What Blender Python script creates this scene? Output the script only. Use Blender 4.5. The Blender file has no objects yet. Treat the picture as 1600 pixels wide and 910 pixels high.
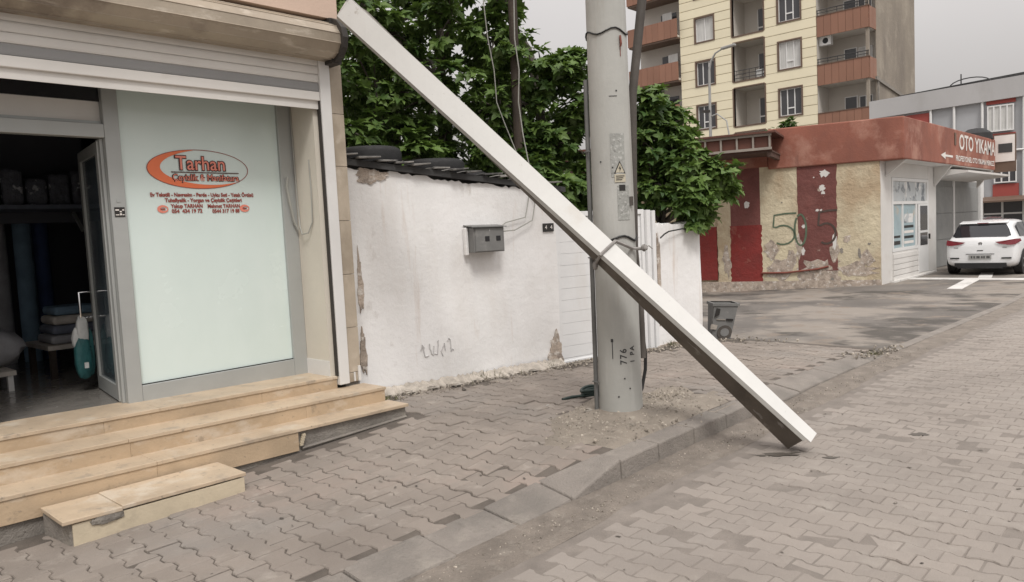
import bpy, math, random
import numpy as np
from mathutils import Vector, Matrix
random.seed(7)
rng = np.random.default_rng(11)
R_ = math.radians
sc = bpy.context.scene
col = sc.collection

# ------------------------------------------------------------------ camera, sky, sun, exposure
cam_d = bpy.data.cameras.new('camera')
cam = bpy.data.objects.new('camera', cam_d)
col.objects.link(cam)
CAMPOS = Vector((0, 0, 1.6))
RIGHT = Vector((0.67913851, -0.73231926, -0.04979336))
DOWN = Vector((-0.0895228, -0.01530865, -0.99586712))
FWD = Vector((0.7285304, 0.68078935, -0.07595597))
m3 = Matrix((RIGHT, -DOWN, -FWD)).transposed()
cam.matrix_world = Matrix.Translation(CAMPOS) @ m3.to_4x4()
cam_d.sensor_width = 36
cam_d.lens = 26.55
cam_d.clip_start = 0.05
cam_d.clip_end = 3000
sc.camera = cam

SUN_EL, SUN_AZ = 55, 236          # degrees; azimuth measured from +X, counter-clockwise
world = bpy.data.worlds.new('World')
sc.world = world
world.use_nodes = True
wn, wl = world.node_tree.nodes, world.node_tree.links
wn.clear()
w_out = wn.new('ShaderNodeOutputWorld')
sky = wn.new('ShaderNodeTexSky')
sky.sky_type = 'NISHITA'
sky.sun_disc = False
sky.sun_elevation = R_(SUN_EL)
sky.sun_rotation = R_(90 - SUN_AZ)
sky.dust_density = 6
sky.air_density = 1.5
bg_sky = wn.new('ShaderNodeBackground')
bg_sky.inputs[1].default_value = 0.06
wl.new(sky.outputs[0], bg_sky.inputs[0])
# overcast layer: dusty cloud, brighter towards the zenith as overcast skies are
tc = wn.new('ShaderNodeTexCoord')
sep = wn.new('ShaderNodeSeparateXYZ')
wl.new(tc.outputs['Generated'], sep.inputs[0])
mr = wn.new('ShaderNodeMapRange')
mr.inputs['From Min'].default_value = 0.0
mr.inputs['From Max'].default_value = 1.0
mr.inputs['To Min'].default_value = 0.32
mr.inputs['To Max'].default_value = 1.40
wl.new(sep.outputs[2], mr.inputs['Value'])
cn = wn.new('ShaderNodeTexNoise')
cn.inputs['Scale'].default_value = 2.2
cn.inputs['Detail'].default_value = 5
wl.new(tc.outputs['Generated'], cn.inputs['Vector'])
crm = wn.new('ShaderNodeMapRange')
crm.inputs['From Min'].default_value = 0.3
crm.inputs['From Max'].default_value = 0.7
crm.inputs['To Min'].default_value = 0.93
crm.inputs['To Max'].default_value = 1.05
wl.new(cn.outputs[0], crm.inputs['Value'])
mul = wn.new('ShaderNodeMath')
mul.operation = 'MULTIPLY'
wl.new(mr.outputs[0], mul.inputs[0])
wl.new(crm.outputs[0], mul.inputs[1])
bg_cl = wn.new('ShaderNodeBackground')
bg_cl.inputs[0].default_value = (1.0, 0.95, 0.928, 1)
wl.new(mul.outputs[0], bg_cl.inputs[1])
mixs = wn.new('ShaderNodeMixShader')
mixs.inputs[0].default_value = 0.88
wl.new(bg_sky.outputs[0], mixs.inputs[1])
wl.new(bg_cl.outputs[0], mixs.inputs[2])
wl.new(mixs.outputs[0], w_out.inputs[0])

sun_d = bpy.data.lights.new('sun', 'SUN')
sun_d.energy = 1.45
sun_d.angle = R_(16)
sun_d.color = (1.0, 0.97, 0.93)
sun = bpy.data.objects.new('sun', sun_d)
col.objects.link(sun)
sdir = Vector((math.cos(R_(SUN_EL)) * math.cos(R_(SUN_AZ)), math.cos(R_(SUN_EL)) * math.sin(R_(SUN_AZ)), math.sin(R_(SUN_EL))))
sun.rotation_euler = sdir.to_track_quat('Z', 'Y').to_euler()

sc.view_settings.view_transform = 'Standard'
sc.view_settings.look = 'None'
sc.view_settings.exposure = 0.40
sc.view_settings.gamma = 1.0
sc.view_settings.use_curve_mapping = False

# ------------------------------------------------------------------ materials
def _new(name):
    m = bpy.data.materials.new(name)
    m.use_nodes = True
    nt = m.node_tree
    b = nt.nodes['Principled BSDF']
    return m, nt, b

def _noise(nt, vec, scale, detail=4, rough=.55, stretch=None):
    n = nt.nodes.new('ShaderNodeTexNoise')
    n.inputs['Scale'].default_value = scale
    n.inputs['Detail'].default_value = detail
    n.inputs['Roughness'].default_value = rough
    if stretch:
        mp = nt.nodes.new('ShaderNodeMapping')
        mp.inputs['Scale'].default_value = stretch
        nt.links.new(vec, mp.inputs[0])
        vec = mp.outputs[0]
    nt.links.new(vec, n.inputs['Vector'])
    return n.outputs[0]

def _range(nt, v, a, b, c=0., d=1.):
    n = nt.nodes.new('ShaderNodeMapRange')
    n.inputs['From Min'].default_value = a
    n.inputs['From Max'].default_value = b
    n.inputs['To Min'].default_value = c
    n.inputs['To Max'].default_value = d
    nt.links.new(v, n.inputs['Value'])
    return n.outputs[0]

def _mix(nt, fac, a, b, mode='MIX'):
    n = nt.nodes.new('ShaderNodeMix')
    n.data_type = 'RGBA'
    n.blend_type = mode
    for sock, val in ((n.inputs[0], fac), (n.inputs[6], a), (n.inputs[7], b)):
        if isinstance(val, (int, float)):
            sock.default_value = val
        elif isinstance(val, tuple):
            sock.default_value = (*val[:3], 1)
        else:
            nt.links.new(val, sock)
    return n.outputs[2]

def mat(name, c, rough=.7, var=.15, scale=3., stains=(), bump=0., bscale=60., metal=0., spec=.4,
        rnd=0., coat=0., coords='pos', bdist=.01):
    """stains: (colour, noise scale, lo, hi, strength, stretch)"""
    m, nt, b = _new(name)
    if coords == 'pos':
        g = nt.nodes.new('ShaderNodeNewGeometry')
        vec = g.outputs['Position']
    else:
        g = nt.nodes.new('ShaderNodeTexCoord')
        vec = g.outputs['Object']
    n1 = _noise(nt, vec, scale, 6)
    lo = tuple(max(0, x * (1 - var)) for x in c)
    hi = tuple(min(1, x * (1 + var)) for x in c)
    out = _mix(nt, _range(nt, n1, .3, .7), lo, hi)
    if var:
        n2 = _noise(nt, vec, scale * 9, 5, .7)
        out = _mix(nt, _range(nt, n2, .3, .75, 0, var * 1.5), out, tuple(x * .62 for x in c))
    for st in stains:
        sc_, ns, a, bb, k, stretch = st
        ns_ = _noise(nt, vec, ns, 6, .62, stretch)
        out = _mix(nt, _range(nt, ns_, a, bb, 0, k), out, sc_)
    if rnd:
        oi = nt.nodes.new('ShaderNodeObjectInfo')
        at = nt.nodes.new('ShaderNodeAttribute')
        at.attribute_name = 'rnd'
        ad = nt.nodes.new('ShaderNodeMath')
        ad.operation = 'ADD'
        nt.links.new(oi.outputs['Random'], ad.inputs[0])
        nt.links.new(at.outputs['Fac'], ad.inputs[1])
        fr = nt.nodes.new('ShaderNodeMath')
        fr.operation = 'FRACT'
        nt.links.new(ad.outputs[0], fr.inputs[0])
        hs = nt.nodes.new('ShaderNodeHueSaturation')
        nt.links.new(_range(nt, fr.outputs[0], 0, 1, 1 - rnd, 1 + rnd), hs.inputs['Value'])
        nt.links.new(out, hs.inputs['Color'])
        out = hs.outputs[0]
    nt.links.new(out, b.inputs['Base Color'])
    b.inputs['Metallic'].default_value = metal
    b.inputs['Specular IOR Level'].default_value = spec
    b.inputs['Coat Weight'].default_value = coat
    rn = _noise(nt, vec, scale * 4, 4)
    nt.links.new(_range(nt, rn, .3, .7, max(0.02, rough - .1), min(1, rough + .1)), b.inputs['Roughness'])
    if bump:
        bn = _noise(nt, vec, bscale, 6, .65)
        bp = nt.nodes.new('ShaderNodeBump')
        bp.inputs['Strength'].default_value = bump
        bp.inputs['Distance'].default_value = bdist
        nt.links.new(bn, bp.inputs['Height'])
        nt.links.new(bp.outputs[0], b.inputs['Normal'])
    return m

def glass_mat(name, c=(.03, .035, .04), rough=.05, spec=.6):
    m, nt, b = _new(name)
    b.inputs['Base Color'].default_value = (*c, 1)
    b.inputs['Roughness'].default_value = rough
    b.inputs['Specular IOR Level'].default_value = spec
    return m

def clear_glass(name, tint=(.75, .8, .8), alpha=.3):
    m, nt, b = _new(name)
    b.inputs['Base Color'].default_value = (*tint, 1)
    b.inputs['Roughness'].default_value = .04
    b.inputs['Alpha'].default_value = alpha
    return m

M = {}
M['paver'] = mat('sidewalk_paver', (.268, .234, .205), .85, .16, 1.1, [((.33, .248, .212), .55, .53, .68, .55, None), ((.255, .238, .22), .8, .52, .68, .6, None), ((.43, .39, .345), 6, .57, .74, .5, None), ((.17, .155, .14), 3.3, .62, .72, .5, None)], .5, 90, rnd=.07, spec=.25)
M['road_paver'] = mat('road_paver', (.285, .254, .227), .85, .12, .9, [((.295, .268, .243), .7, .5, .68, .6, None), ((.36, .33, .295), 4, .56, .74, .5, None), ((.24, .216, .195), 2.7, .62, .72, .4, None)], .45, 80, rnd=.06, spec=.25)
M['joint_sand'] = mat('joint_sand', (.13, .112, .096), .95, .25, 8, [((.16, .14, .12), 3, .5, .7, .7, None)], .6, 150)
M['road_joint'] = mat('road_joint', (.235, .208, .184), .95, .2, 6, [((.19, .17, .15), 2.5, .5, .68, .6, None)], .6, 150)
M['gutter'] = mat('gutter_dirt', (.245, .213, .182), .95, .25, 5, [((.33, .30, .26), 9, .55, .7, .6, None), ((.15, .13, .11), 4, .56, .7, .5, None)], .9, 70, bdist=.02)
M['kerb'] = mat('kerb_concrete', (.262, .236, .211), .88, .18, 4, [((.185, .17, .152), 1.8, .48, .64, .75, None), ((.34, .31, .27), 5, .55, .70, .6, None), ((.13, .12, .105), 4, .63, .72, .6, None)], .9, 60, bdist=.015)
M['ground'] = mat('far_ground', (.2, .185, .165), .95, .2, .2)
M['asphalt'] = mat('forecourt_asphalt', (.165, .15, .135), .85, .25, .8, [((.27, .24, .208), .5, .47, .56, .9, None), ((.075, .068, .06), .8, .54, .61, .9, (1, .6, 1)), ((.23, .19, .155), 1.7, .57, .63, .7, None), ((.4, .36, .32), 3, .62, .72, .5, None)], .6, 60)
M['sand'] = mat('sand', (.315, .275, .23), .95, .2, 5, [((.27, .235, .195), 4, .5, .66, .7, None), ((.48, .43, .36), 11, .58, .7, .6, None)], .9, 90, bdist=.02)
M['gravel'] = mat('gravel', (.38, .34, .29), .9, .25, 30, rnd=.4)
M['rubble'] = mat('rubble_stone', (.45, .41, .36), .9, .25, 14, [((.22, .2, .17), 9, .5, .7, .7, None)], .6, 60, rnd=.3)
M['stone'] = mat('step_travertine', (.50, .38, .256), .5, .14, 2.0, [((.37, .285, .195), 1.7, .47, .64, .7, (1, 1, 1.6)), ((.60, .52, .42), 3.0, .55, .68, .7, (1, 1, 2)), ((.27, .215, .16), 9, .61, .70, .6, None), ((.2, .17, .14), 30, .64, .7, .5, None)], .35, 45, rnd=.08)
M['stone_lit_top'] = mat('lit_tread_travertine', (.545, .435, .315), .45, .13, 2.0, [((.40, .32, .235), 2.4, .48, .64, .7, None), ((.33, .28, .225), 6, .57, .67, .65, None), ((.22, .185, .15), 24, .62, .69, .6, None), ((.62, .56, .47), 3.3, .57, .68, .6, None)], .35, 45, rnd=.06)  # lighter copy of the riser stone; light on the treads is in the colour
M['cement'] = mat('rough_cement', (.26, .238, .212), .9, .2, 5, [((.36, .33, .28), 4, .54, .68, .7, None), ((.16, .145, .13), 3, .55, .7, .6, None)], .8, 40, bdist=.02)
M['cream_tile'] = mat('step_block_tile', (.56, .485, .36), .6, .12, 3, [((.36, .31, .24), 4, .55, .7, .6, None)], .3, 50)
M['plaster'] = mat('white_plaster', (.80, .795, .785), .8, .05, .8, [((.68, .645, .61), .9, .50, .68, .45, (2.2, 2.2, .45)), ((.86, .855, .85), .9, .46, .58, .8, None), ((.52, .40, .31), 1.5, .585, .72, .62, (2.6, 2.6, .22)), ((.44, .40, .36), 2.8, .64, .74, .6, (1.4, 1.4, .8))], .45, 14, bdist=.015)
M['bare_plaster'] = mat('bare_plaster', (.47, .395, .33), .9, .25, 9, [((.25, .21, .18), 7, .5, .62, .8, None), ((.66, .62, .57), 11, .55, .62, .8, None)], .9, 40, bdist=.02)
M['gate_white'] = mat('gate_white_paint', (.76, .765, .765), .5, .05, 1.5, [((.6, .56, .5), 1.5, .58, .75, .4, (2, 2, .4))], .1, 40)
M['roof_dark'] = mat('dark_roof_sheet', (.055, .055, .055), .8, .3, 4, bump=.4)
M['tile'] = mat('roof_tile', (.25, .24, .225), .8, .25, 6, [((.06, .06, .06), 3, .5, .6, .9, None)], .5, 50, rnd=.3)
M['rubber'] = mat('tyre_rubber', (.022, .022, .023), .7, .2, 12, bump=.3)
M['upper_wall'] = mat('shop_upper_wall', (.62, .475, .385), .85, .08, 1.2, [((.48, .38, .3), 2, .55, .75, .4, (1, 1, .4))], .3, 60)
M['shutter'] = mat('shutter_slat', (.72, .70, .665), .45, .05, 1.5, [((.55, .5, .45), 2.5, .58, .75, .4, (1, 1, 4))], .08, 60)
M['shutter_grey'] = mat('shutter_slat_grey', (.30, .30, .30), .5, .06, 2)
M['casing'] = mat('roller_casing', (.42, .36, .285), .38, .12, 3, [((.2, .165, .135), 1.6, .54, .66, .8, (1, 1, 1)), ((.62, .56, .47), 7, .56, .68, .6, (.6, 2, 2))], .15, 40, metal=.35)
M['dark_metal'] = mat('dark_bracket', (.045, .04, .036), .6, .3, 6)
M['alu'] = mat('grey_aluminium', (.42, .435, .425), .42, .06, 2, metal=.25)
M['white_metal'] = mat('white_guide_rail', (.72, .715, .70), .45, .05, 2, [((.5, .45, .4), 3, .6, .75, .4, None)])
M['pilaster'] = mat('pilaster_tile', (.45, .385, .305), .55, .12, 2, [((.30, .25, .19), 2, .5, .62, .7, (1.3, 1.3, .8)), ((.58, .52, .44), 4, .56, .7, .6, None)], .2, 40, rnd=.08)
M['reveal'] = mat('cream_reveal', (.66, .62, .54), .7, .05, 2, [((.5, .45, .38), 3, .6, .74, .4, (1, 1, .4))], .15, 30)
M['frost'] = mat('frosted_pane', (.68, .785, .755), .2, .03, .7, [((.74, .83, .81), 1.2, .5, .68, .5, (1, 1, .4))], spec=.5, coat=.25)
M['sticker_orange'] = mat('orange_vinyl', (.80, .20, .085), .4, .05, 4)
M['sticker_pink'] = mat('salmon_vinyl', (.80, .27, .20), .4, .05, 4)
M['sticker_dark'] = mat('dark_vinyl', (.085, .035, .03), .5, .05, 4)
M['sticker_red'] = mat('dark_red_vinyl', (.30, .07, .055), .5, .05, 4)
M['door_glass'] = clear_glass('dark_door_glass', (.10, .13, .15), .62)
M['black_glass'] = glass_mat('black_glass', (.02, .02, .023), .06)
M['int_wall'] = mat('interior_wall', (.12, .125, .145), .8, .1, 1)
M['int_floor'] = mat('interior_floor', (.23, .215, .195), .18, .12, 2, [((.14, .13, .12), 1.5, .5, .65, .6, None)], spec=.5)
M['chrome'] = mat('chrome', (.7, .7, .7), .15, .02, 3, metal=1)
M['plastic_wrap'] = mat('clear_wrap', (.14, .15, .18), .12, .3, 12, [((.6, .62, .66), 10, .58, .64, .9, None)], .9, 25, coords='obj', bdist=.03)
M['bag_white'] = mat('carrier_bag_white', (.62, .63, .62), .35, .1, 8, bump=.6, bscale=18, bdist=.02)
M['bag_teal'] = mat('carrier_bag_teal', (.03, .12, .125), .35, .2, 8, bump=.6, bscale=18, bdist=.02)
for nm, c in (('navy', (0.05, 0.08, 0.18)), ('slate', (0.16, 0.18, 0.23)), ('mauve', (0.27, 0.22, 0.27)), ('ash', (0.36, 0.36, 0.38)), ('linen', (0.54, 0.50, 0.45)), ('bluegrey', (0.18, 0.27, 0.36))):
    M['cloth_' + nm] = mat('cloth_' + nm, c, .9, .2, 6, bump=.3)
M['beam_white'] = mat('beam_white_paint', (.64, .64, .62), .5, .04, 2, [((.52, .48, .42), 2.2, .60, .74, .5, None), ((.40, .36, .31), 9, .66, .72, .6, None), ((.30, .27, .23), 40, .68, .72, .5, None)], .12, 12)
M['beam_dirt_shade'] = mat('beam_dirty_shaded_underside', (.135, .115, .095), .75, .2, 4, [((.26, .24, .21), 5, .6, .7, .8, None), ((.07, .06, .05), 3, .52, .66, .6, None)], .3, 50)  # dirty grey-brown, darkened further: shade of the unlit underside is in the colour
M['beam_lip'] = mat('beam_lip_metal', (.36, .35, .325), .5, .1, 5)
M['paint_scrape'] = mat('beam_paint_scrape', (.23, .21, .19), .8, .3, 20)
M['pole'] = mat('pole_concrete', (.425, .425, .40), .75, .10, 1.6, [((.51, .51, .485), 2, .5, .66, .6, (3, 3, .5)), ((.33, .31, .27), 3, .6, .74, .6, (3, 3, .3)), ((.3, .19, .11), 4, .69, .76, .5, (4, 4, .25))], .2, 50)
M['plate_grey'] = mat('embossed_plate', (.33, .335, .315), .55, .1, 8, [((.5, .5, .48), 40, .55, .6, .7, None), ((.2, .2, .19), 34, .58, .64, .7, None)], .6, 45)
M['sign_yellow'] = mat('warning_sign_print', (.50, .46, .36), .5, .08, 8)
M['print_black'] = mat('print_black', (.03, .028, .026), .6, .1, 8)
M['stencil'] = mat('stencil_black', (.05, .05, .05), .7, .2, 30)
M['pipe_grey'] = mat('grey_conduit', (.15, .15, .145), .6, .15, 4)
M['wood_dark'] = mat('dark_wood_post', (.055, .042, .034), .85, .3, 5, [((.10, .08, .06), 4, .5, .65, .6, (4, 4, .3))], .6, 40)
M['dark_pipe'] = mat('dark_weathered_pipe', (.085, .075, .066), .75, .25, 5, [((.17, .155, .14), 4, .55, .7, .5, (3, 3, .4))], .3, 40)
M['cable_black'] = mat('black_cable', (.02, .02, .02), .55, .1, 5)
M['cable_grey'] = mat('grey_cable', (.36, .36, .33), .55, .1, 5)
M['cable_green'] = mat('dark_green_hose', (.03, .05, .045), .5, .1, 5)
M['strap'] = mat('grey_strap', (.30, .285, .27), .7, .15, 14, bump=.3)
M['meter'] = mat('meter_box_paint', (.19, .19, .185), .55, .12, 6, [((.3, .29, .27), 6, .58, .7, .5, None)], .15, 40)
M['leafA'] = None
M['bark'] = mat('fig_bark', (.12, .105, .09), .9, .25, 5, bump=.6, bscale=40)
M['red_paint'] = mat('red_parapet_paint', (.315, .122, .085), .85, .16, 1.2, [((.215, .085, .062), .8, .48, .64, .8, (1, 1, .5)), ((.43, .235, .18), 1.3, .5, .66, .8, None), ((.16, .07, .055), 2.6, .63, .72, .6, (1, 1, .3))], .4, 20, bdist=.02)
M['cream_paint'] = mat('cream_wall_paint', (.60, .53, .385), .85, .14, 1.4, [((.43, .325, .215), .8, .46, .62, .85, (1, 1, .7)), ((.70, .62, .44), 2.2, .55, .7, .6, None), ((.3, .23, .17), 2.0, .64, .72, .7, None)], .9, 6, bdist=.05)
M['maroon'] = mat('maroon_wall_paint', (.175, .066, .058), .85, .15, 2, [((.50, .42, .35), 1.9, .655, .68, .9, None), ((.24, .1, .085), 1.5, .52, .7, .6, None)], .7, 8, bdist=.04)
M['bright_red'] = mat('bright_red_paint', (.215, .030, .026), .75, .15, 2, [((.17, .035, .03), 1.6, .5, .66, .7, None), ((.33, .16, .12), 2.5, .62, .72, .6, None)], .6, 8, bdist=.04)
M['white_wall'] = mat('painted_white_wall', (.66, .645, .62), .75, .06, 1, [((.5, .46, .42), 1.2, .56, .74, .5, None)], .3, 20)
M['pvc'] = mat('white_pvc', (.74, .74, .73), .4, .03, 2)
M['sign_red'] = mat('sign_red_panel', (.40, .105, .07), .5, .08, 2)
M['sign_white'] = mat('sign_white_letter', (.78, .74, .70), .5, .05, 4)
M['garage'] = mat('grey_garage_door', (.25, .255, .25), .55, .06, 1.5, [((.34, .34, .33), 1.5, .55, .7, .4, None)])
M['poster_a'] = mat('poster_print_grey', (.50, .53, .54), .4, .1, 3, [((.12, .14, .16), 2.8, .54, .6, .9, None), ((.75, .74, .72), 2.1, .56, .6, .9, None)])
M['poster_b'] = mat('poster_print_blue', (.33, .43, .46), .4, .1, 3, [((.5, .40, .30), 1.5, .56, .62, .8, None), ((.12, .16, .18), 3.0, .6, .66, .8, None)])
M['shed_brown'] = mat('brown_canopy_sheet', (.12, .05, .036), .75, .2, 3)
M['canopy_steel'] = mat('canopy_steel', (.30, .265, .23), .6, .15, 4)
M['canopy_dark'] = mat('canopy_dark_infill', (.10, .062, .05), .75, .2, 3)
M['yellow'] = mat('yellow_cladding', (.80, .735, .55), .7, .05, .5, [((.71, .64, .47), .5, .54, .74, .5, None)], rnd=.035)
M['yellow_back'] = mat('cladding_joint', (.45, .385, .26), .85, .1, 1)
M['brown_panel'] = mat('brown_balcony_panel', (.27, .14, .095), .6, .08, .7, rnd=.06)
M['brown_trim'] = mat('brown_window_trim', (.145, .098, .072), .6, .1, 2)
M['loggia'] = mat('loggia_plaster', (.56, .53, .485), .8, .06, .6)
M['concrete'] = mat('weathered_concrete', (.30, .262, .215), .9, .16, .35, [((.19, .165, .14), .3, .5, .66, .75, (1, 1, .4)), ((.39, .35, .29), .7, .55, .7, .6, None)], .5, 6, bdist=.05)
M['curtain'] = mat('net_curtain', (.60, .60, .58), .9, .08, 2, [((.4, .4, .4), 4, .5, .62, .6, (6, 6, .2))])
M['win_dark'] = glass_mat('window_glass_dark', (.06, .06, .065), .1)
M['iron'] = mat('black_railing', (.04, .04, .042), .5, .1, 3)
M['grey_wall'] = mat('grey_render', (.40, .41, .425), .75, .06, .5, [((.31, .32, .33), .6, .55, .72, .5, None)])
M['fascia'] = mat('grey_fascia', (.44, .435, .435), .7, .06, .4, [((.36, .35, .34), .8, .55, .7, .5, (1, 1, .4))])
M['brick_red'] = mat('red_panel', (.34, .075, .062), .7, .08, 1)
M['lamp_grey'] = mat('lamp_steel', (.36, .36, .35), .5, .1, 2, metal=.3)
M['car_white'] = mat('white_car_paint', (.80, .81, .82), .18, .015, 1, coat=.6)
M['car_dark'] = mat('dark_car_paint', (.03, .032, .036), .25, .03, 1, coat=.6)
M['car_glass'] = glass_mat('car_glass', (.018, .02, .024), .04, .7)
M['tail_red'] = glass_mat('tail_lamp_red', (.17, .012, .02), .12)
M['car_black'] = mat('black_plastic', (.02, .02, .021), .6, .1, 4)
M['plate'] = mat('number_plate', (.34, .34, .33), .4, .1, 30)
M['plate_ink'] = mat('number_plate_ink', (.06, .06, .06), .5, .1, 30)
M['rim'] = mat('alloy_rim', (.35, .35, .35), .35, .05, 4, metal=.8)
M['paint_white'] = mat('road_paint_white', (.66, .645, .62), .7, .1, 3, [((.33, .31, .29), 3.5, .58, .68, .8, None)])
M['bin_grey'] = mat('grey_plastic_bin', (.19, .19, .185), .6, .15, 7, [((.34, .33, .31), 9, .6, .7, .6, None)], .2, 40)
M['graffiti'] = mat('green_spray_paint', (.11, .15, .10), .8, .15, 9)
M['graffiti_dark'] = mat('dark_spray_paint', (.085, .06, .05), .8, .2, 9)
M['scribble'] = mat('faint_grey_spray', (.58, .57, .565), .8, .2, 12)
M['rust_pipe'] = mat('rusty_pipe', (.22, .07, .05), .7, .2, 5)
M['damp'] = mat('damp_patch', (.10, .088, .075), .6, .2, 8)
M['litter'] = mat('litter', (.17, .15, .13), .9, .5, 40, [((.6, .58, .55), 3, .6, .62, .9, None)], rnd=.5)
M['weed'] = mat('dry_weed', (.12, .12, .05), .9, .3, 20)

def leaf_material(name, c1, c2):
    m, nt, b = _new(name)
    oi = nt.nodes.new('ShaderNodeObjectInfo')
    at = nt.nodes.new('ShaderNodeAttribute')
    at.attribute_name = 'rnd'
    ad = nt.nodes.new('ShaderNodeMath'); ad.operation = 'ADD'
    nt.links.new(oi.outputs['Random'], ad.inputs[0]); nt.links.new(at.outputs['Fac'], ad.inputs[1])
    fr = nt.nodes.new('ShaderNodeMath'); fr.operation = 'FRACT'
    nt.links.new(ad.outputs[0], fr.inputs[0])
    g = nt.nodes.new('ShaderNodeNewGeometry')
    big = _noise(nt, g.outputs['Position'], 1.1, 3)
    c = _mix(nt, fr.outputs[0], c1, c2)
    c = _mix(nt, _range(nt, big, .4, .66, 0, .6), c, tuple(min(1, x * 1.5) for x in c2))
    c = _mix(nt, _range(nt, g.outputs['Backfacing'], 0, 1, 0, .45), c, (.13, .17, .09))
    nt.links.new(c, b.inputs['Base Color'])
    b.inputs['Roughness'].default_value = .5
    b.inputs['Specular IOR Level'].default_value = .35
    tr = nt.nodes.new('ShaderNodeBsdfTranslucent')
    tr.inputs[0].default_value = (.12, .2, .03, 1)
    mx = nt.nodes.new('ShaderNodeMixShader'); mx.inputs[0].default_value = .25
    out = nt.nodes['Material Output']
    nt.links.new(b.outputs[0], mx.inputs[1]); nt.links.new(tr.outputs[0], mx.inputs[2])
    nt.links.new(mx.outputs[0], out.inputs[0])
    return m
M['leafA'] = leaf_material('fig_leaf', (.042, .092, .026), (.135, .21, .052))
M['leafB'] = leaf_material('shrub_leaf', (.02, .055, .012), (.05, .1, .02))

# ------------------------------------------------------------------ mesh helpers
class MB:
    def __init__(self): self.v = []; self.f = []
    def add(self, vs, fs):
        o = len(self.v)
        self.v += [tuple(map(float, p)) for p in vs]
        self.f += [tuple(i + o for i in f) for f in fs]
        return self
    def hexa(self, p):            # p: 4 bottom (ccw from above) + 4 top
        return self.add(p, [(3, 2, 1, 0), (4, 5, 6, 7), (0, 1, 5, 4), (1, 2, 6, 5), (2, 3, 7, 6), (3, 0, 4, 7)])
    def box(self, x0, x1, y0, y1, z0, z1):
        return self.hexa([(x0, y0, z0), (x1, y0, z0), (x1, y1, z0), (x0, y1, z0), (x0, y0, z1), (x1, y0, z1), (x1, y1, z1), (x0, y1, z1)])
    def obox(self, c, ax, ay, az):
        c, ax, ay, az = map(Vector, (c, ax, ay, az))
        return self.hexa([c - ax - ay - az, c + ax - ay - az, c + ax + ay - az, c - ax + ay - az, c - ax - ay + az, c + ax - ay + az, c + ax + ay + az, c - ax + ay + az])
    def poly(self, pts): return self.add(pts, [tuple(range(len(pts)))])
    def prism(self, pts, d):
        n = len(pts); d = Vector(d)
        vs = [Vector(p) for p in pts] + [Vector(p) + d for p in pts]
        fs = [tuple(range(n))[::-1], tuple(range(n, 2 * n))] + [(i, (i + 1) % n, n + (i + 1) % n, n + i) for i in range(n)]
        return self.add(vs, fs)
    def tube(self, pts, r, n=8, flat=None):
        pts = [Vector(p) for p in pts]; N = len(pts); vs = []; fs = []
        rr = r if isinstance(r, (list, tuple)) else [r] * N
        prev = None
        for i, p in enumerate(pts):
            t = (pts[min(i + 1, N - 1)] - pts[max(i - 1, 0)]).normalized()
            if prev is None:
                a = t.cross(Vector((0, 0, 1)))
                if a.length < .1: a = t.cross(Vector((1, 0, 0)))
            else:
                a = prev - t * prev.dot(t)
            a.normalize(); prev = a
            b = t.cross(a)
            for k in range(n):
                q = 2 * math.pi * k / n
                vs.append(p + a * math.cos(q) * rr[i] + b * math.sin(q) * rr[i])
        for i in range(N - 1):
            for k in range(n):
                k2 = (k + 1) % n
                fs.append((i * n + k, i * n + k2, (i + 1) * n + k2, (i + 1) * n + k))
        fs.append(tuple(range(n))[::-1]); fs.append(tuple(range((N - 1) * n, N * n)))
        return self.add(vs, fs)
    def lathe(self, prof, n, c=(0, 0, 0), axis='z', close=False):
        vs = []; fs = []; P = len(prof)
        for r, h in prof:
            for k in range(n):
                q = 2 * math.pi * k / n
                x, y = r * math.cos(q), r * math.sin(q)
                p = {'z': (x, y, h), 'y': (x, h, y), 'x': (h, x, y)}[axis]
                vs.append((p[0] + c[0], p[1] + c[1], p[2] + c[2]))
        for i in range(P - 1 + (1 if close else 0)):
            i2 = (i + 1) % P
            for k in range(n):
                k2 = (k + 1) % n
                fs.append((i * n + k, i * n + k2, i2 * n + k2, i2 * n + k))
        if not close:
            fs.append(tuple(range(n))[::-1]); fs.append(tuple(range((P - 1) * n, P * n)))
        return self.add(vs, fs)
    def mesh(self, name, m, smooth=False):
        me = bpy.data.meshes.new(name)
        me.from_pydata(self.v, [], self.f)
        if m: me.materials.append(M[m] if isinstance(m, str) else m)
        if smooth: me.shade_smooth()
        me.update()
        return me
    def build(self, name, m, parent=None, smooth=False, bevel=0, fix=True):
        me = self.mesh(name, m, smooth)
        if fix:
            import bmesh
            bm = bmesh.new(); bm.from_mesh(me)
            bmesh.ops.recalc_face_normals(bm, faces=bm.faces)
            bm.to_mesh(me); bm.free()
        o = bpy.data.objects.new(name, me)
        col.objects.link(o)
        if parent: attach(o, parent)
        if bevel:
            b = o.modifiers.new('bevel', 'BEVEL'); b.width = bevel; b.segments = 2; b.limit_method = 'ANGLE'
        if smooth:
            try: me.set_sharp_from_angle(angle=R_(40))
            except Exception: pass
        return o

WM = {}
def attach(o, parent):
    o.parent = parent
    w = WM.get(parent.name)
    if w is not None:
        o.matrix_parent_inverse = w.inverted()

def thing(name, label, cat, loc=(0, 0, 0), group=None):
    o = bpy.data.objects.new(name, None)
    col.objects.link(o)
    o.empty_display_size = .2
    o.location = loc
    WM[o.name] = Matrix.Translation(Vector(loc))
    o['label'] = label; o['category'] = cat
    if group: o['group'] = group
    return o

def tag(o, label, cat, group=None):
    o['label'] = label; o['category'] = cat
    if group: o['group'] = group
    return o

def struct(o): o['kind'] = 'structure'; return o
def stuff(o): o['kind'] = 'stuff'; return o

def B(name, m, parent, *b, bevel=0):
    return MB().box(*b).build(name, m, parent, bevel=bevel)

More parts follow.
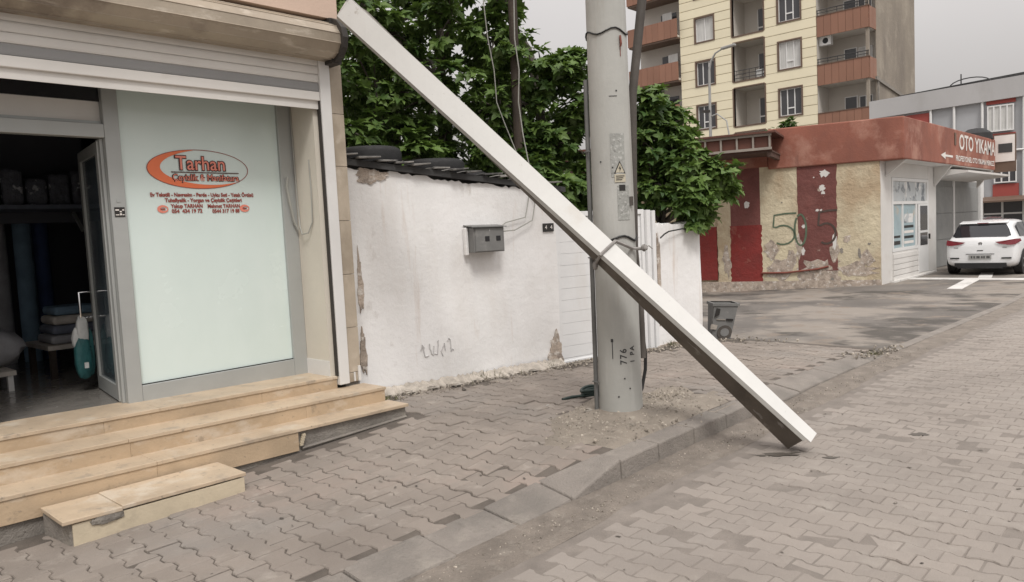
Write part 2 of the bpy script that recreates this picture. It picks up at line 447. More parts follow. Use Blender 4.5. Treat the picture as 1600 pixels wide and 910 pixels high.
def text_mesh(s, size, offset=0., extrude=0., align='CENTER', shear=0., bold=0.):
    cu = bpy.data.curves.new('t', 'FONT')
    cu.body = s; cu.size = size; cu.offset = offset; cu.extrude = extrude
    cu.align_x = align; cu.align_y = 'CENTER'; cu.shear = shear; cu.resolution_u = 3
    o = bpy.data.objects.new('t', cu)
    col.objects.link(o)
    dg = bpy.context.evaluated_depsgraph_get(); dg.update()
    me = bpy.data.meshes.new_from_object(o.evaluated_get(dg))
    bpy.data.objects.remove(o); bpy.data.curves.remove(cu)
    vs = [tuple(v.co) for v in me.vertices]; fs = [tuple(p.vertices) for p in me.polygons]
    bpy.data.meshes.remove(me)
    return vs, fs

def text_part(name, s, size, m, parent, origin, ux, uz, offset=0., sx=1., width=None, fn=None):
    """text laid in the plane (origin, ux, uz); fn may bend it"""
    vs, fs = text_mesh(s, size, offset)
    if not vs: return None
    if width:
        xs = [v[0] for v in vs]; sx = width / (max(xs) - min(xs)); mid = (max(xs) + min(xs)) / 2
        vs = [(v[0] - mid, v[1], v[2]) for v in vs]
    ux, uz, o = Vector(ux), Vector(uz), Vector(origin)
    mb = MB()
    pts = [fn(v[0] * sx, v[1]) if fn else o + ux * (v[0] * sx) + uz * v[1] for v in vs]
    mb.add(pts, fs)
    return mb.build(name, m, parent, fix=False)

def G(x):          # road level: the street drops gently beyond the pole
    return 0. if x < 8 else (-.02 * (x - 8) if x < 16 else -.16)
def lerp(a, b, t): return a + (b - a) * t
def pl(x, pts):
    if x <= pts[0][0]: return pts[0][1]
    for (x0, y0), (x1, y1) in zip(pts, pts[1:]):
        if x <= x1: return lerp(y0, y1, (x - x0) / (x1 - x0))
    return pts[-1][1]
KF = [(3.35, .02), (3.85, .135), (5.75, .135), (6.0, .04), (8.3, .03), (20, .02)]   # kerb front lip
KB = [(3.2, .055), (3.85, .14), (5.75, .14), (6.3, .10), (8.3, .06), (9.6, .03), (20, .03)]   # kerb back = sidewalk edge
KW = [(3.35, .27), (3.8, .16), (5.75, .16), (6.0, .27), (20, .27)]
WB = [(.5, .005), (1.0, .016), (2.4, .06), (3.9, .13), (8.6, .13), (9.6, .05), (20, .03)]
def SW(x, y):
    t = min(1, max(0, (y - 2.95) / 1.95))
    return lerp(pl(x, KB), pl(x, WB), t) + G(x)
WA, WD = Vector((4.327, 5.778)), Vector((.97501, -.22215))       # line of the yard wall
WN = Vector((.22215, .97501))
def wall_pt(x, off=0., z=0.):
    s = (x - WA.x) / WD.x
    p = WA + WD * s + WN * off
    return (p.x, p.y, z)
def wall_y(x): return WA.y + WD.y * (x - WA.x) / WD.x

def in_view(p, mx=1.03):
    d = Vector(p) - CAMPOS
    z = d.dot(FWD)
    if z < .3: return False
    return abs(d.dot(RIGHT) / z) < mx * 800 / 1180 and abs(d.dot(DOWN) / z) < mx * 455 / 1180

def grid(name, m, xs, ys, zf, parent=None):
    mb = MB()
    n = len(ys)
    vs = [(x, y, zf(x, y)) for x in xs for y in ys]
    fs = [(i * n + j, (i + 1) * n + j, (i + 1) * n + j + 1, i * n + j + 1) for i in range(len(xs) - 1) for j in range(n - 1)]
    mb.add(vs, fs)
    return mb.build(name, m, parent, smooth=True, fix=False)

def joined(name, m, parent, inst, vs, fs, kind='stuff'):
    """many transformed copies of one small mesh as one object; inst: list of (4x4 ndarray, rnd)"""
    V = np.array(vs); n = len(V)
    V1 = np.c_[V, np.ones(n)]
    allv = np.concatenate([(V1 @ Mx.T)[:, :3] for Mx, _ in inst])
    F = []
    for k in range(len(inst)):
        o = k * n
        F += [tuple(i + o for i in f) for f in fs]
    me = bpy.data.meshes.new(name)
    me.from_pydata(allv.tolist(), [], F)
    me.materials.append(M[m])
    a = me.attributes.new('rnd', 'FLOAT', 'POINT')
    a.data.foreach_set('value', np.repeat(np.array([r for _, r in inst], dtype=np.float32), n))
    o = bpy.data.objects.new(name, me); col.objects.link(o)
    if parent: attach(o, parent)
    if kind: o['kind'] = kind
    return o

def xf(loc, rx=0, ry=0, rz=0, s=1.):
    e = Matrix.LocRotScale(Vector(loc), None, Vector((s, s, s)) if not isinstance(s, tuple) else Vector(s)) if False else None
    from mathutils import Euler
    sv = Vector(s) if isinstance(s, tuple) else Vector((s, s, s))
    return Matrix.LocRotScale(Vector(loc), Euler((rx, ry, rz)), sv)

# ================================================================== SETTING
ground = MB().poly([(-900, -900, -.3), (1500, -900, -.3), (1500, 1500, -.3), (-900, 1500, -.3)]).build('ground', 'ground', fix=False)
struct(ground)
xs_r = [i * .5 for i in range(-8, 80)] + [45, 60, 90, 200]
road = struct(grid('road', 'road_joint', xs_r, [-7, -4, -2, 0, 1, 2, 2.56], lambda x, y: G(x) - .0030))
gutter = struct(grid('gutter', 'gutter', xs_r[:-3], [2.44, 2.5, 2.58, 2.66, 2.72, 2.80],
                     lambda x, y: G(x) + (.004 + .012 * max(0, (y - 2.5) / .3) if y > 2.45 else -.006) + .006 * math.sin(x * 3.1 + y * 20)))
def sw_edge(x):
    return 4.91 if x < 3.95 else wall_y(x) + .03
NX = [i * .15 for i in range(-10, 65)]
sidewalk = struct(grid('sidewalk', 'joint_sand', NX, [0, .08, .2, .35, .5, .65, .8, .9, 1.0], lambda x, y: 0))
me = sidewalk.data                      # second coordinate is a fraction between kerb and wall
for v in me.vertices:
    x = v.co.x; y = lerp(2.76 + pl(x, KW) - .02, sw_edge(x) if x < 8.7 else 5.6, v.co.y)
    v.co.y = y; v.co.z = SW(x, y) - .0062

# interlocking pavers
def paver_mesh(L_, W_, a_, s_, g_):
    hl, hw = L_ / 2 - g_ / 2, W_ / 2 - g_ / 2
    ys = [-hl, -.25 * L_ - s_, -.25 * L_ + s_, .25 * L_ - s_, .25 * L_ + s_, hl]
    w = [-a_, -a_, a_, a_, -a_, -a_]
    out = [(-hw + w[i], ys[i]) for i in range(6)][::-1] + [(hw - w[i], ys[i]) for i in range(6)]
    # counter-clockwise from above
    n = len(out)
    cx = .005
    top = [(x - math.copysign(cx, x), y * (1 - cx / hl)) for x, y in out]
    vs = [(x, y, 0) for x, y in top] + [(x, y, -.006) for x, y in out] + [(x, y, -.05) for x, y in out]
    fs = [tuple(range(n))]
    for k in (0, 1):
        fs += [(k * n + i, (k + 1) * n + i, (k + 1) * n + (i + 1) % n, k * n + (i + 1) % n) for i in range(n)]
    return vs, fs
def lay_pavers(parent, m, dims, x0, x1, y0, y1, test, zf, jit, tilt, top=300, name='paver'):
    L_, W_ = dims[:2]; PV, PF = paver_mesh(*dims)
    me = MB().add(PV, PF).mesh(name, m)
    import bmesh
    bm = bmesh.new(); bm.from_mesh(me); bmesh.ops.recalc_face_normals(bm, faces=bm.faces)
    bm.normal_update(); bm.to_mesh(me); bm.free()
    fs = [tuple(p.vertices) for p in me.polygons]
    spots = []
    nx = int((x1 - x0) / W_); ny = int((y1 - y0) / L_)
    for i in range(nx):
        for j in range(ny):
            x = x0 + (i + .5) * W_; y = y0 + j * L_ + (i % 2) * L_ / 2
            if not test(x, y): continue
            z = zf(x, y)
            dzx = (zf(x + .05, y) - zf(x - .05, y)) / .1; dzy = (zf(x, y + .05) - zf(x, y - .05)) / .1
            low = .5 + .5 * math.sin(x * 1.7 + 1.3 * math.sin(y * 1.9))
            sink = max(-.0038, random.gauss(0, jit) + .003 * low - .001)
            spots.append((xf((x + random.gauss(0, .0012), y + random.gauss(0, .0012), z + sink),
                             math.atan(dzy) + random.gauss(0, tilt), -math.atan(dzx) + random.gauss(0, tilt), random.gauss(0, .012)), (x, y, z)))
    key = lambda s: (0 if in_view(s[1]) else 1, (Vector(s[1]) - CAMPOS).length)
    spots.sort(key=key)
    for mx, p in spots[:top]:
        o = bpy.data.objects.new(name, me); col.objects.link(o)
        o.matrix_basis = mx; o.parent = parent
    rest = spots[top:]
    if rest:
        joined('paver_field', m, parent, [(np.array(mx), random.random()) for mx, p in rest], PV, fs)

PATCH = lambda x, y: (((x - 4.95) / .95) ** 2 + ((y - 3.32) / .55) ** 2 + .18 * math.sin(x * 9 + y * 4) + .15 * math.sin(y * 13 - x * 5)) < 1.0
def sw_test(x, y):
    if y < 2.76 + pl(x, KW) + .055 or y > (sw_edge(x) - .10 if x < 8.7 else 5.5): return False
    if x > 3.95 and y > wall_y(x) - .24 - .07 * math.sin(x * 5): return False
    return not PATCH(x, y)
lay_pavers(sidewalk, 'paver', (.192, .141, .013, .018, .0046), .2, 9.45, 2.9, 6.0, sw_test, SW, .0030, .012)
lay_pavers(road, 'road_paver', (.172, .119, .009, .016, .0036), .9, 24, -4.5, 2.52, lambda x, y: y < 2.47 + .03 * math.sin(x * 2.1), lambda x, y: G(x), .0021, .0065)

# kerb stones: flush where the footway is lowered, upright beside the pole
x = -.9; i = 0
while x < 8.6:
    ln = .475 + .02 * math.sin(i * 2.3)
    xa, xb = x + .0035, x + ln - .0035
    q = []
    dz = random.gauss(0, .004)
    for xx in (xa, xb):
        q.append((2.735 + random.gauss(0, .004), G(xx) - .10, G(xx) + pl(xx, KF) + dz, 2.76 + pl(xx, KW), G(xx) + pl(xx, KB) + dz))
    (ya, ba, fa, wa, ta), (yb, bb, fb, wb, tb) = q
    MB().hexa([(xa, ya, ba), (xb, yb, bb), (xb, wb, bb), (xa, wa, ba), (xa, ya + .012, fa), (xb, yb + .012, fb), (xb, wb, tb), (xa, wa, ta)]).build('kerb_stone', 'kerb', sidewalk, bevel=.012)
    x += ln; i += 1

# forecourt of the car wash
def fc_z(x, y):
    e = max(0, min(1, (x - 9.3) / 1.2))
    d = -.13 * max(0, min(1, (y - 6.2) / 3.4)) * max(0, min(1, (x - 13) / 4))
    return G(x) + lerp(.0, .02, e) + d + .008 * math.sin(x * 1.3) * math.sin(y * 2.1) * e
forecourt = struct(grid('forecourt', 'asphalt', [9.38 + i * .45 for i in range(75)], [2.82 + i * .36 for i in range(30)], fc_z))
mb = MB()
for k in range(9):                        # long bay line, then the slanted bar
    y0, y1 = lerp(6.0, 1.0, k / 9), lerp(6.0, 1.0, (k + 1) / 9)
    mb.hexa([(21.75, y0, -.2), (22.25, y0, -.2), (22.25, y1, -.2), (21.75, y1, -.2), (21.75, y0, fc_z(22, y0) + .01), (22.25, y0, fc_z(22, y0) + .01), (22.25, y1, fc_z(22, y1) + .01), (21.75, y1, fc_z(22, y1) + .01)])
mb.build('painted_line', 'paint_white', forecourt)
MB().hexa([(19.1, 4.42, -.2), (19.1, 4.12, -.2), (21.7, 4.3, -.2), (21.7, 4.62, -.2), (19.1, 4.42, fc_z(19, 4.3) + .012), (19.1, 4.12, fc_z(19, 4.3) + .012), (21.7, 4.3, fc_z(21.7, 4.4) + .012), (21.7, 4.62, fc_z(21.7, 4.4) + .012)]).build('painted_line', 'paint_white', forecourt)
MB().hexa([(22.3, 4.45, -.2), (22.3, 4.15, -.2), (24.2, 4.45, -.2), (24.2, 4.75, -.2), (22.3, 4.45, fc_z(22, 4.3) + .012), (22.3, 4.15, fc_z(22, 4.3) + .012), (24.2, 4.45, fc_z(24, 4.4) + .012), (24.2, 4.75, fc_z(24, 4.4) + .012)]).build('painted_line', 'paint_white', forecourt)
# low front lip of the forecourt towards the road
for k in range(16):
    xa, xb = 9.5 + k * 1.3, 9.5 + k * 1.3 + 1.28
    MB().hexa([(xa, 2.72, -.3), (xb, 2.72, -.3), (xb, 2.86, -.3), (xa, 2.86, -.3), (xa, 2.74, G(xa) + .025), (xb, 2.74, G(xb) + .025), (xb, 2.86, G(xb) + .03), (xa, 2.86, G(xa) + .03)]).build('edge_stone', 'kerb', forecourt, bevel=.01)

# sand patch and gravel round the pole
sp = MB(); xs = [3.85 + i * .06 for i in range(38)]; ys = [2.84 + i * .06 for i in range(20)]
def patch_z(x, y):
    r = math.hypot((x - 4.9) / .5, (y - 3.4) / .45)
    return SW(x, y) + .012 + .03 * math.exp(-r * r) + .007 * math.sin(x * 11 + y * 7) + .005 * math.sin(x * 23 - y * 17)
vs = [(x, y, patch_z(x, y) if PATCH(x, y) and y > 2.93 else SW(x, y) - .009) for x in xs for y in ys]
ok = [PATCH(x, y) for x in xs for y in ys]
n = len(ys); fs = []
for i in range(len(xs) - 1):
    for j in range(n - 1):
        q = (i * n + j, (i + 1) * n + j, (i + 1) * n + j + 1, i * n + j + 1)
        if any(ok[t] for t in q): fs.append(q)
sand = struct(sp.add(vs, fs).build('sand_patch', 'sand', smooth=True, fix=False))
def rock(seed=0, n=7):
    r = random.Random(seed)
    vs = []; fs = []
    for lat in (-50, 10, 60):
        for k in range(5):
            q = R_(72 * k + r.uniform(-20, 20) + lat)
            rad = r.uniform(.75, 1.15)
            vs.append((math.cos(q) * math.cos(R_(lat)) * rad, math.sin(q) * math.cos(R_(lat)) * rad, math.sin(R_(lat)) * rad * .8))
    for i in range(2):
        for k in range(5):
            k2 = (k + 1) % 5
            fs += [(i * 5 + k, i * 5 + k2, (i + 1) * 5 + k2), (i * 5 + k, (i + 1) * 5 + k2, (i + 1) * 5 + k)]
    fs += [(4, 3, 2, 1, 0), (10, 11, 12, 13, 14)]
    return vs, fs
rv, rf = rock(3)
inst = []
while len(inst) < 900:
    x, y = random.gauss(4.75, .5), random.gauss(3.35, .33)
    if len(inst) > 620: x, y = random.gauss(5.45, .3), random.gauss(3.45, .14)
    if not PATCH(x, y): continue
    s = random.uniform(.004, .011) * (2 if random.random() < .04 else 1)
    inst.append((np.array(xf((x, y, patch_z(x, y) + s * .2), random.random() * 6, random.random() * 6, random.random() * 6, s)), random.random()))
joined('gravel', 'gravel', None, inst, rv, rf)
# dust and crumbs in the gutter and along the wall foot
inst = []
for k in range(800):
    x = random.uniform(1.5, 10); y = random.gauss(2.63, .07)
    if y > 2.72: continue
    s = random.uniform(.003, .008)
    inst.append((np.array(xf((x, y, G(x) + .008), random.random() * 6, 0, random.random() * 6, s)), random.random()))
for k in range(1300):
    x = random.uniform(4.1, 8.6); y = wall_y(x) - abs(random.gauss(0, .13)) - .03
    s = random.uniform(.005, .016)
    inst.append((np.array(xf((x, y, SW(x, y) + .004), random.random() * 6, 0, random.random() * 6, s)), random.random()))
for k in range(160):
    x = random.uniform(8.6, 9.9); y = random.gauss(2.85, .1) if random.random() < .6 else random.gauss(4.6, .25)
    s = random.uniform(.006, .022)
    inst.append((np.array(xf((x, y, max(SW(x, y), fc_z(x, y)) + .004), random.random() * 6, 0, random.random() * 6, s)), random.random()))
joined('grit', 'gravel', None, inst, rv, rf)

# ================================================================== SHOP ON THE LEFT
shop = thing('corner_shop', 'low shop with half open white roller shutter and travertine entrance steps', 'shop', (2.4, 6.0, 0))
YF, YG = 5.84, 5.44
SL = -.018                                    # the steps fall slightly towards the right
def slab(name, m, parent, x0, x1, y0, y1, zt, th, bevel=.004):
    za, zb = zt + SL * (x0 - 1), zt + SL * (x1 - 1)
    return MB().hexa([(x0, y0, za - th), (x1, y0, zb - th), (x1, y1, zb - th), (x0, y1, za - th), (x0, y0, za), (x1, y0, zb), (x1, y1, zb), (x0, y1, za)]).build(name, m, parent, bevel=bevel)
def step(x0, x1, y0, y1, zt, zr, treads, risers, over=.008):
    core = slab('step', 'cement', shop, x0 + .02, x1 - .015, y0 + .022, y1, zt - .026, zt + .18, bevel=0)
    xx = [x0] + treads + [x1]
    for a, b in zip(xx, xx[1:]):
        slab('tread_slab', 'stone_lit_top', core, a + .0006, b - .0006, y0 - over, y1 + random.uniform(-.004, .004), zt + random.uniform(-.001, .001), .025, bevel=.003)
    xx = [x0] + risers
    for a, b in zip(xx, xx[1:]):
        slab('riser_slab', 'stone', core, a + .0006, b - .0006, y0, y0 + .02, zt - .0265, zr - .0265, bevel=.0015)
    return core
s1 = step(-.6, 3.90, 4.89, 5.15, .290, .165, [.55, 1.86], [.55, 1.86, 2.87])
s2 = step(-.6, 3.87, 5.14, 5.45, .412, .135, [.4, 1.79, 2.85], [.3, 1.80, 3.1, 3.86])
s3 = step(-.6, 3.60, 5.44, 5.93, .517, .118, [.9, 2.12], [.2, 1.75, 2.9, 3.595])
# crumbly mortar left where the riser slab is missing
MB().tube([(2.90, 4.905, .10), (3.3, 4.90, .112), (3.88, 4.90, .13)], .012, 6).build('mortar_bead', 'cement', s1)
mb = MB()
for k in range(5):
    mb.obox((2.89 + .006 * k, 4.893, .135 + k * .016), (.012, 0, 0), (0, .01, 0), (0, 0, .009))
mb.build('mortar_lump', 'cream_tile', s1)
# floor, walls and ceiling of the sales room
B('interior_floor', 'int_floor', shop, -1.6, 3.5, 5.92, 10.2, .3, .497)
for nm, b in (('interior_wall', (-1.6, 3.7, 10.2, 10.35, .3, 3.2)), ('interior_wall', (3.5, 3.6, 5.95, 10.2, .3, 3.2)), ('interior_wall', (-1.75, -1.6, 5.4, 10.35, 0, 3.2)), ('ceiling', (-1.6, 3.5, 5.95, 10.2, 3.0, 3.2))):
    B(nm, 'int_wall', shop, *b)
B('upper_wall', 'upper_wall', shop, -1.75, 3.76, 5.33, 10.35, 3.425, 7.0)
B('lintel', 'dark_metal', shop, -1.75, 3.74, 5.5, 5.95, 2.98, 3.424)
B('outer_wall', 'white_wall', shop, 3.605, 3.85, 5.9, 10.35, -.2, 3.42)
# pilaster faced with stone tiles
pil = B('pilaster', 'cement', shop, 3.70, 3.835, 5.475, 5.92, -.2, 3.16)
zz = [.385, .47, .86, 1.32, 1.78, 2.24, 2.68, 3.15]
for a, b in zip(zz, zz[1:]):
    MB().box(3.702, 3.85, 5.455 + random.uniform(-.002, .002), 5.474, a + .002, b - .002).build('stone_tile', 'pilaster', pil, bevel=.002)
    MB().box(3.836, 3.851, 5.475, 5.9, a + .002, b - .002).build('stone_tile', 'pilaster', pil, bevel=.002)
MB().box(3.775, 3.79, 5.446, 5.4545, .392, .47).build('broken_tile', 'white_metal', pil)
MB().box(3.82, 3.845, 5.443, 5.4545, .39, .52).build('broken_tile', 'white_metal', pil)
# guide rail and cream reveal
B('guide_rail', 'white_metal', shop, 3.602, 3.70, 5.405, 5.47, .392, 3.10, bevel=.004)
B('guide_slot', 'dark_metal', shop, 3.590, 3.6018, 5.42, 5.455, .47, 2.77)
B('reveal', 'reveal', shop, 3.555, 3.60, 5.471, YF + .06, .40, 3.0)
B('reveal_skirting', 'white_metal', shop, 3.548, 3.5545, 5.473, YF - .02, .455, .60)
# roller shutter: casing, slats, bottom bar
cas = MB()
prof = []
for k in range(12):
    q = 2 * math.pi * (k + .5) / 12
    prof.append((5.355 + .172 * math.cos(q), 3.235 + .150 * math.sin(q)))
cas.prism([(-1.7, y, z) for y, z in prof], (5.38, 0, 0))
casing = cas.build('shutter_casing', 'casing', shop)
for k in range(12):
    y, z = prof[k]
    MB().tube([(-1.7, y, z), (3.68, y, z)], .0045, 5).build('casing_seam', 'casing', casing)
MB().prism([(3.681, 5.355 + .2 * math.cos(2 * math.pi * k / 14), 3.245 + .185 * math.sin(2 * math.pi * k / 14)) for k in range(14)], (.055, 0, 0)).build('casing_bracket', 'dark_metal', shop, bevel=.006)
B('casing_bracket', 'dark_metal', shop, 3.66, 3.755, 5.30, 5.5, 3.06, 3.42)
shut = B('shutter', 'shutter', shop, -1.6, 3.615, 5.438, 5.448, 2.70, 3.3)
for z0, z1, m in ((3.050, 3.14, 'shutter'), (2.982, 3.046, 'shutter'), (2.915, 2.978, 'shutter'), (2.842, 2.911, 'shutter_grey')):
    h = (z1 - z0) / 2; c = (z0 + z1) / 2
    p = [(y, c + h * f) for y, f in ((5.438, -1), (5.428, -.96), (5.424, -.6), (5.423, 0), (5.424, .6), (5.428, .96), (5.438, 1))]
    MB().prism([(-1.6, y, z) for y, z in p], (5.2, 0, 0)).build('slat', m, shut)
B('bottom_bar', 'shutter', shut, -1.6, 3.60, 5.416, 5.4375, 2.766, 2.838, bevel=.006)
# aluminium shop front
wf = B('window_frame', 'alu', shop, 2.05, 2.155, YF - .03, YF + .05, .46, 3.0, bevel=.004)
B('frame_member', 'alu', wf, 3.425, 3.554, YF - .028, YF + .05, .44, 3.0, bevel=.004)
B('frame_member', 'alu', wf, 2.156, 3.424, YF - .029, YF + .05, .45, .612, bevel=.004)
B('glazing_bead', 'print_black', wf, 2.156, 3.424, YF - .012, YF + .0, .6125, .619)
pane = B('pane', 'frost', shop, 2.15, 3.43, YF, YF + .012, .6, 3.0)
B('door_head', 'alu', shop, .2, 2.049, YF - .03, YF + .05, 2.425, 2.522, bevel=.004)
B('transom_panel', 'alu', shop, .2, 2.049, YF + .012, YF + .03, 2.523, 2.545)
B('transom_panel', 'shutter', shop, .2, 2.049, YF + .03, YF + .05, 2.546, 2.685)
B('transom_glass', 'black_glass', shop, .2, 2.049, YF + .02, YF + .03, 2.686, 3.0)
B('door_jamb', 'alu', shop, 1.10, 1.205, YF - .03, YF + .05, .49, 2.424, bevel=.004)
B('side_pane', 'frost', shop, .2, 1.10, YF, YF + .012, .5, 2.424)
for z0, z1, m in ((1.86, 1.93, 'print_black'),):
    B('door_sticker', m, shop, 2.07, 2.14, YF - .034, YF - .031, z0, z1)
mb = MB()
for k, (a, b) in enumerate(((2.075, 2.10), (2.104, 2.118), (2.122, 2.135))):
    mb.box(a, b, YF - .036, YF - .0345, 1.905 - .012 * (k % 2), 1.915 - .012 * (k % 2))
    mb.box(a, b, YF - .036, YF - .0345, 1.872, 1.878 + .008 * (k % 2))
mb.build('door_sticker', 'sign_white', shop)
B('door_sticker', 'alu', shop, 2.09, 2.115, YF - .034, YF - .031, 1.965, 1.985)
# lettering on the frosted pane
ycl = YF - .004
def ellipse(cx, cz, a, b, n=64, t0=0, t1=2 * math.pi): return [(cx + a * math.cos(t0 + (t1 - t0) * k / n), cz + b * math.sin(t0 + (t1 - t0) * k / n)) for k in range(n + 1)]
def ring(o, i, y, name, m):
    mb = MB(); n = len(o)
    mb.add([(x, y, z) for x, z in o] + [(x, y, z) for x, z in i], [(k, k + 1, n + k + 1, n + k) for k in range(n - 1)])
    return mb.build(name, m, pane, fix=False)
ECX, ECZ, EA, EB = 2.735, 2.222, .405, .152
ring(ellipse(ECX, ECZ, EA, EB), ellipse(ECX, ECZ, EA - .006, EB - .005), ycl, 'logo_outline', 'sticker_red')
t0, t1 = R_(95), R_(318)
o, i_ = [], []
for k in range(61):
    t = lerp(t0, t1, k / 60); w = math.sin(math.pi * k / 60) ** .8
    o.append((ECX + EA * .985 * math.cos(t), ECZ + EB * .97 * math.sin(t)))
    i_.append((ECX + EA * .985 * math.cos(t) * (1 - .22 * w) + .012 * w, ECZ + EB * .97 * math.sin(t) * (1 - .30 * w)))
ring(o, i_, ycl - .001, 'logo_swoosh', 'sticker_orange')
UX, UZ = (1, 0, 0), (0, 0, 1)
def front(z, dy=0, x=ECX): return (x, ycl - dy, z)
text_part('lettering', 'Tarhan', .150, 'sticker_dark', pane, front(2.262, .002, ECX + .01), UX, UZ, offset=.008, width=.41)
text_part('lettering', 'Tarhan', .150, 'sticker_pink', pane, front(2.262, .004, ECX + .01), UX, UZ, offset=.001, width=.39)
MB().box(ECX - .225, ECX + .32, ycl - .003, ycl - .001, 2.193, 2.200).build('logo_rule', 'sticker_dark', pane)
text_part('lettering', 'Çeyizlik & Manifatura', .070, 'sticker_dark', pane, front(2.155, .002, ECX + .05), UX, UZ, offset=.0045, width=.545)
text_part('lettering', 'Çeyizlik & Manifatura', .070, 'sticker_pink', pane, front(2.155, .004, ECX + .05), UX, UZ, offset=0, width=.53)
for s, z, w, xo, h in (('Ev Tekstili - Nevresim - Perde - Uyku Seti - Yatak Örtüsü', 2.022, .83, .02, .040), ('Tuhafiyelik - Yorgan ve Çeyizlik Çeşitleri', 1.980, .62, .02, .040)):
    text_part('lettering', s, h, 'sticker_red', pane, front(z, .001, ECX + xo), UX, UZ, offset=.0018, width=w)
for s, z, w, xo in (('Yakup TARHAN', 1.936, .25, -.125), ('054  434 19 72', 1.897, .24, -.125), ('Mehmet TARHAN', 1.934, .27, .175), ('0544 317 19 88', 1.894, .23, .19)):
    text_part('lettering', s, .040, 'sticker_red', pane, front(z, .001, ECX + xo), UX, UZ, offset=.0018, width=w)
for sx in (-1, 1):
    cx = ECX + .02 + sx * .33
    ring(ellipse(cx, 1.915, .042, .030, 24), ellipse(cx + .008, 1.915, .026, .014, 24), ycl - .001, 'logo_badge', 'sticker_pink')
    MB().box(cx - .018, cx + .018, ycl - .002, ycl - .001, 1.908, 1.92).build('logo_badge', 'sticker_red', pane)
# glass door swung inwards
door = B('door', 'alu', shop, 2.028, 2.048, YF + .02, YF + .10, .50, 2.42)
hd = Vector((2.04, YF + .06, 0)); dd = Vector((.12, .78, 0)); dn = dd.normalized(); dp = Vector((dn.y, -dn.x, 0))
def dbox(name, m, s0, s1, z0, z1, t=.02, off=0):
    c = hd + dn * ((s0 + s1) / 2) + dp * off + Vector((0, 0, (z0 + z1) / 2))
    return MB().obox(c, dn * ((s1 - s0) / 2), dp * t, Vector((0, 0, (z1 - z0) / 2))).build(name, m, door)
dbox('stile', 'alu', .0, .08, .51, 2.41); dbox('stile', 'alu', .72, .80, .51, 2.41)
dbox('rail', 'alu', .081, .719, .51, .62); dbox('rail', 'alu', .081, .719, 2.33, 2.41)
dbox('door_glass', 'door_glass', .081, .719, .621, 2.329, .004)
hp = hd + dn * .76
MB().tube([hp + Vector((-.02, 0, 1.30)), hp + Vector((-.11, 0, 1.30)), hp + Vector((-.11, 0, 1.10)), hp + Vector((-.02, 0, 1.10))], .011, 8).build('handle', 'chrome', door, smooth=True)
MB().tube([hp + Vector((.02, 0, 1.30)), hp + Vector((.08, 0, 1.30)), hp + Vector((.08, 0, 1.10)), hp + Vector((.02, 0, 1.10))], .011, 8).build('handle', 'chrome', door, smooth=True)

# loose step in front of the stairs
blk = thing('step_block', 'small loose beige step block set before the lowest stair', 'step', (1.7, 4.68, .03))
MB().hexa([(1.235, 4.51, -.05), (2.225, 4.50, -.05), (2.225, 4.86, -.05), (1.20, 4.86, -.05), (1.235, 4.515, .158), (2.225, 4.505, .152), (2.225, 4.86, .152), (1.20, 4.86, .158)]).build('block_core', 'cement', blk, bevel=.012)
MB().hexa([(1.245, 4.494, -.02), (2.23, 4.484, .02), (2.23, 4.4995, .02), (1.245, 4.509, -.02), (1.245, 4.494, .150), (2.23, 4.484, .146), (2.23, 4.4995, .146), (1.245, 4.509, .150)]).build('riser_tile', 'cream_tile', blk, bevel=.003)
for a, b, d in ((1.195, 1.50, 0), (1.5015, 2.24, .0)):
    MB().hexa([(a, 4.485 + d, .1585), (b, 4.478, .1535), (b, 4.865, .1535), (a, 4.865, .1585), (a, 4.485 + d, .182), (b, 4.478, .177), (b, 4.865, .177), (a, 4.865, .182)]).build('tread_slab', 'stone_lit_top', blk, bevel=.004)

# cable beside the shop window
tag(MB().tube([(3.547, 5.80, 2.80), (3.546, 5.79, 2.3), (3.545, 5.78, 1.95), (3.54, 5.76, 1.75), (3.52, 5.70, 1.68), (3.53, 5.62, 1.69), (3.545, 5.57, 1.78), (3.548, 5.56, 2.05), (3.549, 5.57, 2.3)], .006, 6).build('hanging_cable', 'cable_grey', smooth=True), 'thin grey cable looping down the cream reveal beside the shop window', 'cable')
tag(MB().tube([(3.47, 5.79, 2.17), (3.455, 5.785, 2.10), (3.47, 5.785, 1.98), (3.50, 5.785, 1.80), (3.535, 5.78, 1.72)], .010, 6).build('hanging_cable', 'cable_grey', smooth=True), 'short grey cord hooked on the right window frame of the shop', 'cable')

# goods inside the shop
rolls = [(1.52, 9.2, 1.75, .085, 'cloth_ash', 'pale grey fabric roll, leftmost in the dark shop doorway'),
         (1.72, 9.3, 1.9, .08, 'cloth_slate', 'slate fabric roll second from left in the dark shop'),
         (1.93, 9.25, 2.05, .085, 'cloth_linen', 'beige fabric roll standing in the middle of the dark shop'),
         (2.13, 9.3, 2.0, .085, 'cloth_ash', 'light grey fabric roll right of the beige one inside the shop'),
         (2.34, 9.2, 1.85, .085, 'cloth_bluegrey', 'blue grey fabric roll near the right wall inside the shop'),
         (2.53, 9.3, 1.95, .08, 'cloth_navy', 'navy fabric roll farthest right inside the dark shop')]
for x, y, h, r, m, lb in rolls:
    t = thing('fabric_roll', lb, 'fabric roll', (x, y, .5), 'fabric rolls standing in the shop')
    MB().lathe([(r * .98, .5), (r, .53), (r * 1.02, 1.0), (r, .45 + h), (r * .9, .5 + h)], 18, (x, y, 0)).build('cloth', m, t, smooth=True)
    MB().lathe([(.022, .495 + h), (.022, .53 + h)], 10, (x, y, 0)).build('core_tube', 'cloth_linen', t)
